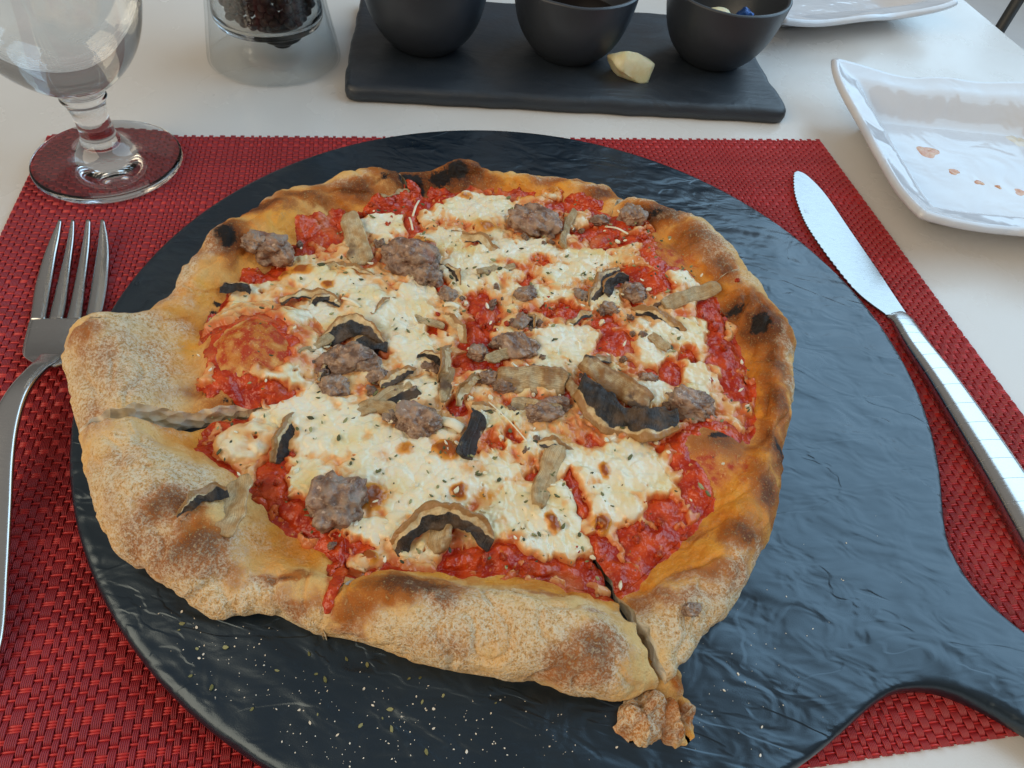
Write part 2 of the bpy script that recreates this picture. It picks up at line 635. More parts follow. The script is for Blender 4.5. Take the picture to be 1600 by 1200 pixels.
table = empty('table', (*tp.mean(0), -74))
V, F = slab([lz(inset(loop, .3), -3), lz(loop, -2.7), lz(loop, -.25), lz(inset(loop, .08), -.08), lz(inset(loop, .28), 0)])
build('table_top', V, F, MT['table'], table, smooth=False)
for k in range(4):
    p = tp.mean(0) + (tp[k] - tp.mean(0)) * .8
    V, F = tube([(*p, -74), (*p, -40), (*p, -3)], [2.2, 2.4, 2.6], 16)
    build('leg', V, F, MT['paint'], table)
tag(table, 'white laminate dining table that carries the placemat and dishes', 'table')

# chair beyond the table edge: slim dark tubes
cb = at(1577, 22, -6)[:2]
ch = empty('chair', (cb[0] + 20, cb[1] - 22, -74))
tag(ch, 'chair with slim dark metal tube frame standing beyond the table edge', 'chair')
for dx in (0, 41):
    for dy in (0, -43):
        V, F = tube([(cb[0] + dx, cb[1] + dy, -74), (cb[0] + dx, cb[1] + dy, -40), (cb[0] + dx, cb[1] + dy, -29 if dy else 9)], .62, 12)
        build('leg', V, F, MT['paint'], ch)
V, F = slab([lz(np.array([(cb[0] - .4 + x, cb[1] + .4 + y) for x, y in ((0, -44), (42, -44), (42, 0), (0, 0))]), z) for z in (-31, -28.5)])
build('seat', V, F, MT['seat'], ch, smooth=False)
V, F = slab([lz(np.array([(cb[0] + x, cb[1] + y) for x, y in ((0, -.7), (41, -.7), (41, .7), (0, .7))]), z) for z in (-4, 9.5)])
build('backrest', V, F, MT['seat'], ch, smooth=False)

# ------------------------------------------------------------------ woven placemat
MAT_YAW, MAT_W, MAT_D = 0.2638, 45.0, 34.3
mc = at(75, 212, .1)[:2]
pm = empty('placemat', (mc[0], mc[1], 0))
pm.rotation_euler = (0, 0, MAT_YAW)
tag(pm, 'red basket weave vinyl placemat lying under the black round board', 'placemat')
wr = np.random.RandomState(3)
rows, y = [], 0.0                                                  # weft rows: centre, number of threads
while y < MAT_D - .3:
    k = 1 if wr.rand() < .70 else (2 if wr.rand() < .6 else 3)
    h = .125 + .085 * k
    rows.append((-(y + h / 2), k))
    y += h
MAT_D = y
cols, x = [], 0.0
while x < MAT_W - .1:
    k = wr.choice([3, 4, 5, 6], p=[.25, .3, .3, .15])
    w = .055 * k + .035
    cols.append((x + w / 2, k))
    x += w
MAT_W = x
ry = np.array([r[0] for r in rows])


def strand_mesh(name, pos, sign, nthr, thr, amp, zc, hthr, axis, length, mat, nsub=4, dip=0):
    """A bundle of nthr ribbed threads along one axis, waving over (sign) and under the crossing rows at pos."""
    s = []
    for i in range(len(pos) - 1):
        s += list(np.linspace(pos[i], pos[i + 1], nsub, endpoint=False))
    s = np.array([0.0] + s + [pos[-1], length])
    ph = np.interp(s * np.sign(length), np.asarray(pos) * np.sign(length), np.arange(len(pos)))
    c = np.cos(math.pi * ph) * sign
    zz = zc + amp * np.sign(c) * np.abs(c) ** .6
    if dip:                                                        # long floats over, short dips under
        und = np.clip((1 - c) / 2, 0, 1)
        zz = zc + amp * (1 - 2.2 * und ** dip) + .012 * np.clip(c, 0, 1)
    ribs = []
    for k in range(nthr):
        o = (k - (nthr - 1) / 2) * thr
        ribs += [(o - thr * .46, 0.0), (o - thr * .26, hthr * .8), (o, hthr), (o + thr * .26, hthr * .8), (o + thr * .46, 0.0)]
    ribs = np.array(ribs)
    S, W = np.meshgrid(s, ribs[:, 0], indexing='ij')
    Z = zz[:, None] + ribs[:, 1][None, :]
    V = np.stack([W, S, Z] if axis == 'y' else [S, W, Z], -1).reshape(-1, 3)
    Fc = grid_faces(len(s), len(ribs))
    return make_mesh(name, V, Fc if axis == 'x' else Fc[:, ::-1], mat)


warp_mesh = {}
for i, (cx, k) in enumerate(cols):
    key = (i % 2, k)
    if key not in warp_mesh:
        warp_mesh[key] = strand_mesh('warp_strand', ry, 1 if i % 2 else -1, k, .055, .042, .105, .05, 'y', -MAT_D, MT['warp'], 8, 4)
    o = bpy.data.objects.new('warp_strand', warp_mesh[key])
    COL.objects.link(o)
    o.parent = pm
    o.location = (cx * CM, 0, 0)
weft_mesh = {}
cxs = np.array([c[0] for c in cols])
for j, (yy, k) in enumerate(rows):
    key = (j % 2, k)
    if key not in weft_mesh:
        weft_mesh[key] = strand_mesh('weft_strand', cxs, 1 if j % 2 == 0 else -1, k, .085, .03, .085, .06, 'x', MAT_W, MT['weft'])
    o = bpy.data.objects.new('weft_strand', weft_mesh[key])
    COL.objects.link(o)
    o.parent = pm
    o.location = (0, yy * CM, 0)
bk = bpy.data.objects.new('backing', make_mesh('backing', [(0.05, -.05, .0), (MAT_W - .05, -.05, .0), (MAT_W - .05, -MAT_D + .05, .0), (.05, -MAT_D + .05, .0),
     (0.05, -.05, .06), (MAT_W - .05, -.05, .06), (MAT_W - .05, -MAT_D + .05, .06), (.05, -MAT_D + .05, .06)],
    [(3, 2, 1, 0)[::-1], (4, 7, 6, 5), (0, 4, 5, 1), (1, 5, 6, 2), (2, 6, 7, 3), (3, 7, 4, 0)], MT['warp'], smooth=False))
COL.objects.link(bk)
bk.parent = pm

# ------------------------------------------------------------------ round board with handle
BC, BR, HA = np.array([0.34, 19.62]), 17.15, math.radians(-31)
he, hn = np.array([math.cos(HA), math.sin(HA)]), np.array([-math.sin(HA), math.cos(HA)])
hw = smooth_profile([(16.35, 5.2), (16.72, 4.15), (17.1, 3.35), (17.6, 2.75), (18.3, 2.2), (19.2, 1.86), (20.4, 1.65), (22.5, 1.55), (26, 1.7), (28.5, 1.75), (29.6, 1.35), (30.1, .6)], 6)
a0 = math.asin(5.2 / BR)
ol = [BC + BR * np.array([math.cos(HA + a0 + t), math.sin(HA + a0 + t)]) for t in np.linspace(0.02, 2 * math.pi - 2 * a0 - .02, 220)]
ol += [BC + he * u - hn * v for u, v in hw[1:]] + [BC + he * 30.15] + [BC + he * u + hn * v for u, v in hw[1:][::-1]]
ol = np.array(ol)
prof = [(.5, 0), (.16, .08), (.03, .24), (0, .5), (.02, .72), (.09, .88), (.2, .965), (.38, 1.0)]
V, F = slab([lz(inset(ol, d), MAT_TOP + z) for d, z in prof])
board = build('serving_board', V, F, MT['board'])
tag(board, 'round black slate look serving board with a handle, under the pizza', 'serving board')

# ------------------------------------------------------------------ PIZZA
PZ = BOARD_TOP - .01                                                # underside of the pizza
CEN = at(775, 556, PZ + .8)[:2]
# rim seen in the photo: px, py, height of that rim point above the table, crest height of the crust there
RIM = [(201, 481, 2.9, 1.7), (165, 488, 3.0, 2.0), (129, 501, 3.0, 2.3), (111, 520, 2.7, 2.4), (106, 576, 2.3, 2.5), (113, 639, 2.1, 2.3), (131, 690, 2.0, 2.1),
       (136, 720, 2.0, 2.2), (138, 751, 2.0, 2.2), (157, 794, 1.9, 2.2), (190, 872, 1.8, 2.1), (224, 892, 1.8, 2.0), (273, 923, 1.8, 1.9), (315, 950, 1.8, 1.6),
       (336, 958, 1.8, 1.4), (367, 948, 2.0, 1.4), (397, 946, 2.0, 1.4), (437, 962, 1.9, 1.5), (500, 997, 1.7, 1.6), (554, 1007, 1.7, 1.9), (610, 1028, 1.7, 2.1),
       (680, 1051, 1.7, 2.2), (784, 1072, 1.7, 2.3), (837, 1072, 1.7, 2.35), (959, 1098, 1.7, 2.4), (984, 1091, 1.7, 2.35), (1045, 1062, 1.6, 1.5), (1078, 1020, 1.6, 1.7), (1100, 993, 1.7, 1.8),
       (1141, 958, 1.7, 1.8), (1166, 920, 1.7, 1.7), (1187, 864, 1.8, 1.6), (1199, 829, 1.8, 1.5), (1215, 787, 1.9, 1.5), (1225, 735, 2.0, 1.5),
       (1225, 688, 2.0, 1.4), (1235, 660, 2.0, 1.5), (1240, 590, 2.1, 1.6), (1237, 545, 2.2, 1.7), (1230, 520, 2.3, 1.75), (1202, 470, 2.5, 1.7), (1184, 440, 2.5, 1.6),
       (1164, 424, 2.4, 1.5), (1145, 390, 2.6, 1.7), (1105, 342, 2.8, 1.8), (1067, 325, 2.8, 1.8), (1030, 315, 2.8, 1.7), (980, 306, 2.6, 1.5), (965, 312, 2.3, 1.2),
       (945, 292, 2.5, 1.4), (932, 287, 2.5, 1.4), (875, 276, 2.4, 1.35), (790, 277, 2.4, 1.4), (752, 260, 2.9, 1.8), (720, 256, 3.0, 1.9), (667, 269, 2.6, 1.5),
       (637, 266, 2.5, 1.4), (612, 267, 2.7, 1.6), (590, 261, 2.9, 1.9), (550, 272, 2.8, 1.8), (500, 279, 2.8, 1.75), (450, 291, 2.8, 1.75), (407, 312, 2.8, 1.8),
       (362, 345, 2.9, 1.9), (337, 362, 2.8, 1.8), (315, 390, 2.6, 1.7), (300, 405, 2.6, 1.6), (276, 450, 2.6, 1.5), (232, 480, 2.6, 1.5)]
# where the topping begins
INN = [(318, 560), (325, 500), (352, 462), (400, 436), (455, 392), (505, 352), (560, 338), (622, 322), (650, 312), (700, 300), (760, 300), (830, 307), (900, 318), (950, 338),
       (1000, 352), (1045, 385), (1075, 425), (1115, 468), (1148, 525), (1168, 585), (1176, 640), (1168, 690), (1120, 770), (1055, 850), (965, 925), (930, 918), (850, 892),
       (720, 884), (610, 872), (545, 895), (505, 850), (425, 795), (395, 745), (330, 700), (300, 665), (315, 610)]


def polar(pts):
    d = np.array([p[:2] for p in pts]) - CEN
    return np.arctan2(d[:, 1], d[:, 0]), np.hypot(d[:, 0], d[:, 1])


def periodic(ang, val):
    i = np.argsort(ang)
    a, v = ang[i], np.asarray(val)[i]
    a = np.r_[a - 2 * math.pi, a, a + 2 * math.pi]
    v = np.r_[v, v, v]
    return lambda t: np.interp(np.mod(t + math.pi, 2 * math.pi) - math.pi, a, v)


def smoothed(fn, w):
    return lambda t: sum(fn(t + o) for o in np.linspace(-w, w, 7)) / 7


_a, _r = polar([at(p[0], p[1], p[2]) for p in RIM])
far = np.array([sstep(620, 420, p[1]) * .42 for p in RIM])          # on the far side the crest, not the foot, is the outline
R_of = smoothed(periodic(_a, _r + far), .012)
H_of = smoothed(periodic(_a, [p[3] for p in RIM]), .03)
_a, _r = polar([at(p[0], p[1], PZ + .9) for p in INN])
I_of = smoothed(periodic(_a, _r), .05)

CUTS = [(190, 672, .22, .5), (637, 300, .03, .1), (966, 322, .02, .06), (1164, 426, .02, .05), (985, 950, .04, .32), (512, 960, .02, .03)]   # px, py, gap inside, gap at rim (cm)
cutang = [math.atan2(*(at(c[0], c[1], PZ + 1.1)[:2] - CEN)[::-1]) for c in CUTS]
# bumps of the dough: px, py, radius px, height cm
BUMPS = [(396, 545, 88, 1.35), (330, 630, 38, .35), (352, 372, 30, .5), (1120, 705, 66, .75), (1035, 405, 62, .65), (985, 345, 40, .3), (850, 310, 28, .25), (925, 330, 30, .2),
         (170, 560, 60, .3), (250, 760, 90, .25), (640, 930, 60, .25), (900, 1000, 90, .25), (720, 275, 35, .3), (575, 290, 50, .25), (1190, 500, 35, .25), (340, 920, 40, -.25), (430, 860, 60, -.3),
         (460, 330, 50, .15), (1140, 830, 60, .2), (380, 670, 40, .3), (1010, 610, 60, .12), (560, 480, 60, .15), (700, 750, 80, .12), (1060, 460, 40, .15), (800, 870, 60, .1)]
BW = [(at(x, y, PZ + 1.2)[:2], r * np.linalg.norm(at(x + 1, y, PZ + 1.2) - at(x, y, PZ + 1.2)), h) for x, y, r, h in BUMPS]
NT, NR1, NR2, NR3 = 230, 190, 110, 80


def slice_geometry(k):
    a0, a1 = cutang[k], cutang[(k + 1) % 6]
    while a1 > a0:
        a1 -= 2 * math.pi                                          # cuts run clockwise
    th0 = np.linspace(a0, a1, NT)
    u = np.linspace(0, 1, NT)
    Ri, Ro, Hc = I_of(th0), R_of(th0), H_of(th0)
    t1, t2, t3 = np.linspace(.004, 1, NR1) ** .85, np.linspace(0, 1, NR2 + 1)[1:], np.linspace(0, 1, NR3 + 1)[1:]
    # crest lies between the topping edge and the outline
    wid = Ro - Ri
    Rc = Ro - np.clip(.46 * wid, .45, 1.7)
    zin = .62
    r = np.concatenate([np.outer(Ri, t1), Ri[:, None] + np.outer(Rc - Ri, t2)], 1)
    z = np.concatenate([np.full((NT, NR1), zin), zin + (Hc - zin)[:, None] * (sstep(0, 1, t2) * .6 + .4 * np.sin(t2 * math.pi / 2))[None, :]], 1)
    ph = math.pi / 2 - t3 * (math.pi * .74)
    zm = .42 * Hc[:, None]
    r3 = Rc[:, None] + (Ro - Rc)[:, None] * np.cos(ph)[None, :]
    z3 = np.where(np.sin(ph)[None, :] > 0, zm + (Hc[:, None] - zm) * np.sin(ph)[None, :], zm * (1 + np.sin(ph)[None, :] / math.sin(math.pi * .24)))
    r, z = np.concatenate([r, r3], 1), np.concatenate([z, np.maximum(z3, .0)], 1)
    TH = np.repeat(th0[:, None], r.shape[1], 1)
    for e, c, ang in ((0, k, a0), (1, (k + 1) % 6, a1)):           # wavering knife line, the same for both neighbours
        wav = .035 * noise(np.stack([r[0] * 0 + c * 9.1, r.mean(0) * .55, r[0] * 0], -1), 1.0, 5) + .02 * noise(np.stack([r[0] * 0 + c * 4.3, r.mean(0) * 2.2, r[0] * 0], -1), 1.0, 6)
        wgt = (1 - u if e == 0 else u) ** 3
        TH = TH + wgt[:, None] * wav[None, :]
    X, Y = CEN[0] + r * np.cos(TH), CEN[1] + r * np.sin(TH)
    # bumps
    for c, rad, h in BW:
        d2 = ((X - c[0]) ** 2 + (Y - c[1]) ** 2) / rad ** 2
        z = z + h * np.clip(1 - d2 * .55, 0, 1) ** 1.5 * sstep(0, .4, z)
    P = np.stack([X, Y, z], -1)
    # displace along the normal
    du, dv = np.gradient(P, axis=0), np.gradient(P, axis=1)
    N = np.cross(du, dv)
    N /= np.linalg.norm(N, axis=-1, keepdims=True) + 1e-9
    rim = sstep(-.6, .7, r - Ri[:, None])
    amp = .10 + .20 * rim
    disp = amp * fbm(P, .42, 2, 1) + (.05 + .05 * rim) * noise(P, 1.3, 2) + (.02 + .035 * rim) * noise(P, 3.4, 3) + rim * (.016 * noise(P, 8, 4) + .012 * noise(P, 15, 8))
    disp = disp + rim * -.10 * np.clip(.13 - np.abs(noise(P, .75, 11)), 0, .13) / .13      # creases
    lowfix = sstep(0, .5, z)
    P = P + N * (disp * lowfix)[..., None]
    # push away from the knife lines and round the cut edges
    arc0 = np.abs(np.arange(NT) / (NT - 1))[:, None] * abs(a1 - a0) * r
    arc1 = abs(a1 - a0) * r - arc0
    for arc, c, sgn in ((arc0, k, -1), (arc1, (k + 1) % 6, 1)):
        g = (CUTS[c][2] + (CUTS[c][3] - CUTS[c][2]) * sstep(.25, 1.0, r / Ro[:, None]) ** 1.5) * .5
        if c == 0:
            g = np.interp(r / Ro[:, None], [0, .5, .64, .80, .90, 1.0], [.01, .01, .10, .20, .10, .0])
        g = g * (1 + .8 * noise(np.stack([r, r * 0 + c * 3, r * 0], -1), .9, 9))
        fall = np.exp(-(arc / 1.1) ** 2)
        a_c = cutang[c]
        dirv = np.array([math.sin(a_c), -math.cos(a_c)]) * (1 if sgn < 0 else -1)
        P[..., 0] += dirv[0] * g * fall
        P[..., 1] += dirv[1] * g * fall
        P[..., 2] -= .10 * np.exp(-(arc / .10) ** 2) * lowfix
        lift = {(0, 0): .25, (0, 5): -.30, (4, 4): -.35, (4, 3): -.2, (1, 1): .0}.get((c, k), 0)
        P[..., 2] += lift * sstep(.5, .72, r / Ro[:, None]) * (1 - .8 * sstep(.82, .97, r / Ro[:, None])) * np.exp(-(arc / 2.0) ** 2) * lowfix
    P[..., 2] = np.maximum(P[..., 2], 0) + PZ
    return P, r, Ri, Ro


SL = [slice_geometry(k) for k in range(6)]
ALLP = np.concatenate([s[0].reshape(-1, 3) for s in SL])
_v = ALLP - np.array([0, 0, CAM_H])
_dep = _v @ FW
ALLQ = np.stack([800 + F_PX * (_v @ RT) / _dep, 600 - F_PX * (_v @ UP) / _dep], -1)


def surf(px, py):
    """Point of the pizza surface that the photo shows at px, py."""
    d2 = (ALLQ[:, 0] - px) ** 2 + (ALLQ[:, 1] - py) ** 2
    c = np.nonzero(d2 < 16)[0]
    if len(c) == 0:
        return ALLP[np.argmin(d2)].copy()
    near = c[_dep[c] < _dep[c].min() + .35]
    return ALLP[near[np.argmin(d2[near])]].copy()


def pxcm(p):
    return float((p - np.array([0, 0, CAM_H])) @ FW) / F_PX       # cm per photo px at that place


_warp = {}


def spots(P, feats, warp=.12, soft=1.0):
    """Largest blob value at P: feats are px, py, radius x px, radius y px, strength."""
    key = (id(P.base) if P.base is not None else id(P), P.shape)
    if key not in _warp:
        _warp[key] = np.stack([noise(P, 1.6, 21), noise(P, 1.6, 22), noise(P, 1.6, 23)], -1) * 2 + np.stack([noise(P, 5, 24), noise(P, 5, 25), noise(P, 5, 26)], -1) * .7
    Q = P + _warp[key] * warp
    out = np.zeros(P.shape[:-1])
    for x, y, rx, ry, s in feats:
        c = surf(x, y)
        k = pxcm(c)
        ax, ay = rx * k, ry * k * 1.28                             # seen from 50 degrees: depth is foreshortened
        D = Q - c
        # photo-right and photo-depth directions on the table, about 10 degrees round
        gx, gy = D[..., 0] * .98 + D[..., 1] * .2, -D[..., 0] * .2 + D[..., 1] * .98
        d = np.sqrt((gx / ax) ** 2 + (gy / ay) ** 2 + (D[..., 2] / (max(ax, ay) * 1.1)) ** 2)
        out = np.maximum(out, s * np.clip(1.35 - d, 0, 1.0) if soft == 1 else s * np.exp(-d ** 2 * soft))
    return out


CHAR = [(640, 280, 26, 12, 1.0), (690, 278, 24, 10, .9), (600, 275, 16, 8, .6), (715, 265, 22, 8, 1.1), (655, 300, 14, 12, .6), (355, 365, 24, 16, .85), (400, 320, 26, 9, .5), (355, 345, 14, 8, .5),
        (1150, 485, 24, 9, .75), (1188, 505, 20, 18, .95), (1030, 328, 26, 7, .6), (1015, 375, 13, 8, .8), (1130, 680, 36, 7, .8), (1218, 700, 9, 20, .8), (1205, 770, 9, 18, .55),
        (345, 497, 18, 13, .85), (345, 478, 12, 6, .7), (330, 607, 22, 10, .75), (330, 580, 10, 8, .5), (370, 640, 18, 10, .8), (350, 625, 10, 8, .7), (1080, 955, 15, 13, .65), (1240, 560, 5, 20, .3), (820, 311, 15, 9, .6), (150, 495, 30, 4, .6)]
TOAST = [(640, 280, 60, 22, 1.0), (720, 275, 50, 22, .9), (560, 290, 60, 14, .7), (480, 300, 55, 12, .8), (410, 322, 45, 15, .9), (356, 368, 35, 25, 1.0), (380, 385, 26, 18, .6), (870, 282, 50, 10, .5), (940, 300, 30, 12, .7),
         (1030, 330, 50, 16, .9), (1090, 370, 45, 22, .75), (1130, 415, 24, 22, .7), (1150, 485, 50, 22, .85), (1190, 505, 36, 38, 1.0), (1210, 560, 20, 40, .7), (1215, 620, 16, 50, .8), (1130, 690, 55, 20, .75),
         (1215, 700, 20, 40, .95), (1200, 770, 24, 36, .8), (1160, 830, 45, 20, .65), (1120, 890, 60, 16, .55), (1060, 930, 60, 14, .55), (1000, 945, 40, 14, .5), (640, 910, 66, 22, 1.0), (690, 925, 40, 20, .7), (560, 950, 50, 22, .6), (545, 985, 40, 12, .5),
         (940, 1020, 40, 36, .75), (900, 1040, 60, 26, .6), (700, 1010, 60, 26, .4), (850, 925, 50, 8, .4), (930, 955, 30, 8, .5), (260, 790, 55, 26, .75), (300, 850, 70, 32, .8), (220, 850, 40, 30, .5), (350, 890, 60, 16, .5), (430, 905, 60, 8, .6), (240, 660, 40, 10, .4), (470, 950, 50, 14, .5),
         (180, 570, 70, 50, .38), (130, 510, 40, 14, .6), (140, 640, 30, 30, .4), (330, 600, 30, 20, .7), (345, 640, 40, 20, .5), (250, 450, 40, 16, .45), (310, 400, 26, 30, .4), (290, 545, 16, 20, .3), (190, 720, 60, 20, .35), (170, 780, 30, 30, .35), (1100, 830, 50, 10, .4), (350, 500, 24, 18, .7)]
FLOUR = [(180, 570, 90, 90, 1.0), (230, 500, 60, 24, .9), (280, 440, 30, 40, .8), (180, 740, 90, 60, 1.0), (290, 750, 60, 40, .95), (220, 850, 70, 60, .8), (300, 900, 70, 40, .9), (380, 930, 60, 26, .8), (370, 840, 36, 40, .6), (460, 960, 50, 30, .7), (560, 1000, 50, 20, .6),
         (640, 1000, 60, 40, .9), (720, 990, 90, 60, 1.0), (690, 930, 40, 20, .8), (760, 940, 60, 22, .8), (830, 1000, 70, 60, 1.0), (950, 1000, 40, 60, 1.0), (920, 1070, 60, 20, .9), (780, 1060, 60, 14, .8), (700, 1040, 40, 14, .7), (1060, 990, 36, 50, .9), (1110, 950, 60, 40, 1.0), (1160, 900, 26, 40, .9),
         (1010, 960, 30, 26, .6), (1185, 860, 12, 30, .7), (1235, 600, 8, 60, .8), (1228, 530, 10, 40, .8), (1120, 370, 30, 40, .9), (1070, 330, 40, 12, .9), (1000, 308, 40, 7, .7), (860, 278, 60, 5, .6), (930, 288, 30, 6, .6), (500, 278, 70, 7, .5), (400, 312, 30, 12, .5), (330, 370, 20, 30, .7), (295, 420, 20, 40, .7), (1170, 430, 26, 24, .6), (560, 272, 40, 5, .4)]
GOLD = [(450, 345, 90, 30, .75), (560, 315, 70, 20, .7), (830, 295, 90, 14, .95), (920, 315, 40, 14, .95), (1060, 400, 50, 50, 1.0), (1110, 440, 40, 40, .9), (1010, 330, 40, 18, .9), (1150, 500, 50, 50, 1.0), (1190, 600, 36, 90, 1.0), (1160, 720, 60, 50, 1.0), (1130, 790, 80, 60, 1.0),
        (1060, 870, 80, 50, .95), (1120, 870, 60, 40, .8), (1000, 920, 50, 26, .9), (900, 925, 90, 18, .95), (820, 905, 80, 16, 1.0), (700, 895, 70, 14, .9), (560, 920, 50, 40, .7), (600, 890, 40, 16, .8), (480, 865, 70, 36, .85), (420, 840, 40, 36, .8), (330, 690, 70, 30, .8), (380, 710, 40, 30, .9),
        (280, 500, 50, 40, .7), (260, 560, 40, 40, .6), (320, 460, 50, 30, .7), (380, 420, 50, 30, .6), (270, 660, 30, 16, .8), (740, 285, 50, 18, .9), (300, 530, 30, 60, .8)]
STAIN = [(400, 525, 90, 76, 1.05), (350, 590, 30, 26, .8), (390, 570, 44, 20, .7), (1050, 395, 50, 54, .9), (1120, 712, 80, 54, .9), (1170, 730, 20, 20, .8), (1130, 810, 60, 20, .45), (1185, 830, 18, 12, .75), (370, 650, 36, 20, .7), (350, 700, 50, 14, .45), (1000, 360, 30, 20, .7), (1150, 610, 30, 40, .6), (900, 320, 50, 12, .5), (880, 915, 60, 14, .5), (930, 930, 30, 12, .5), (515, 930, 12, 40, .8), (300, 690, 26, 8, .4), (1080, 790, 30, 30, .6), (380, 480, 40, 26, .8)]
RED = [(500, 368, 42, 26, 1), (545, 348, 36, 16, 1), (605, 333, 40, 16, 1), (650, 322, 40, 16, 1), (645, 350, 14, 34, 1), (470, 395, 24, 14, .8), (405, 438, 32, 14, 1), (440, 430, 16, 9, .6), (800, 312, 40, 12, .9), (900, 325, 46, 15, 1), (925, 375, 44, 16, .9), (960, 352, 40, 20, 1), (990, 380, 30, 14, .9),
       (755, 490, 34, 30, .9), (745, 530, 30, 30, 1), (770, 560, 26, 28, 1), (690, 452, 12, 22, 1), (730, 575, 24, 16, 1), (880, 492, 46, 14, .8), (1020, 447, 30, 16, 1), (1000, 430, 20, 12, .7), (1108, 500, 24, 38, 1), (1130, 560, 28, 36, 1), (1150, 605, 24, 34, 1), (960, 535, 30, 26, .9), (940, 510, 26, 16, .8),
       (1050, 590, 26, 26, .95), (1015, 590, 16, 12, .7), (1075, 560, 16, 14, .7), (1005, 850, 44, 32, 1), (955, 895, 36, 24, 1), (1040, 800, 36, 24, .8), (1090, 770, 34, 26, .7), (935, 870, 12, 40, 1), (905, 790, 10, 40, .9), (890, 750, 10, 18, .9), (900, 895, 60, 13, .9), (850, 890, 40, 14, .9), (770, 872, 55, 17, 1), (720, 875, 30, 13, 1),
       (430, 760, 30, 34, 1), (460, 800, 40, 20, 1), (500, 820, 30, 14, .8), (530, 880, 14, 36, 1), (420, 612, 50, 13, .9), (380, 640, 30, 10, .7), (820, 445, 18, 14, .8), (850, 412, 18, 10, .7), (940, 395, 20, 9, .6), (575, 860, 26, 12, .7), (715, 640, 14, 16, 1), (800, 690, 20, 12, .6), (770, 700, 18, 14, .6), (855, 740, 14, 30, .5), (640, 300, 16, 16, .9), (690, 310, 26, 10, .8), (600, 560, 30, 10, .5), (740, 380, 24, 9, .45), (1035, 655, 20, 12, .8), (1070, 690, 30, 14, .7)]
WHITE = [(592, 352, 34, 26, 1), (745, 330, 50, 30, 1), (700, 380, 40, 22, .8), (735, 425, 50, 30, .9), (810, 400, 60, 22, .9), (890, 432, 44, 18, .9), (650, 470, 30, 24, .9), (610, 500, 60, 40, 1), (640, 550, 40, 30, 1), (540, 450, 56, 22, .9), (490, 440, 30, 16, .8), (500, 500, 34, 20, .8), (470, 645, 56, 22, 1), (500, 700, 40, 40, .9), (470, 740, 30, 20, .8), (610, 720, 70, 50, 1), (560, 670, 40, 24, .8), (700, 760, 90, 36, 1), (640, 790, 50, 20, .8),
         (880, 545, 46, 30, 1), (860, 580, 30, 16, .8), (800, 800, 50, 30, .9), (860, 830, 50, 34, 1), (760, 820, 40, 20, .7), (985, 745, 56, 36, 1), (960, 800, 34, 40, .95), (1060, 530, 40, 20, .9), (1020, 550, 26, 20, .8), (920, 415, 40, 14, .8), (1000, 620, 30, 22, .8), (1085, 600, 20, 22, .8), (950, 470, 20, 18, .6), (780, 660, 40, 16, .7), (770, 740, 40, 30, .7), (590, 830, 40, 14, .7), (580, 900, 26, 34, .45), (430, 590, 40, 12, .6), (860, 305, 24, 9, .7), (1060, 440, 20, 10, .7), (870, 470, 40, 14, .7), (670, 620, 30, 20, .6), (850, 690, 40, 20, .5), (900, 720, 40, 20, .7)]
BROWN = [(470, 432, 20, 10, .75), (515, 455, 11, 7, .8), (445, 437, 14, 9, .7), (585, 782, 20, 18, .95), (572, 775, 9, 8, .7), (700, 712, 18, 16, .85), (717, 775, 11, 11, .9), (755, 780, 16, 10, .5), (668, 398, 12, 16, .95), (655, 385, 14, 9, .6), (820, 314, 18, 10, 1.0), (760, 362, 22, 11, .65), (935, 826, 17, 12, .95), (860, 826, 10, 14, .9),
         (942, 745, 10, 10, .85), (1085, 745, 16, 10, .8), (600, 720, 20, 10, .3), (740, 740, 26, 16, .4), (860, 300, 16, 7, .6), (600, 322, 12, 6, .6), (665, 312, 15, 8, .7), (635, 712, 12, 10, .6), (770, 300, 16, 8, .5), (975, 860, 14, 10, .5), (990, 460, 20, 10, .3), (575, 690, 12, 8, .3), (580, 877, 12, 8, .8), (830, 300, 12, 8, .6), (725, 315, 12, 5, .6), (960, 420, 16, 6, .4), (480, 500, 10, 6, .4), (455, 460, 16, 6, .4), (665, 650, 10, 8, .4), (1060, 770, 14, 10, .5), (880, 690, 14, 10, .4)]

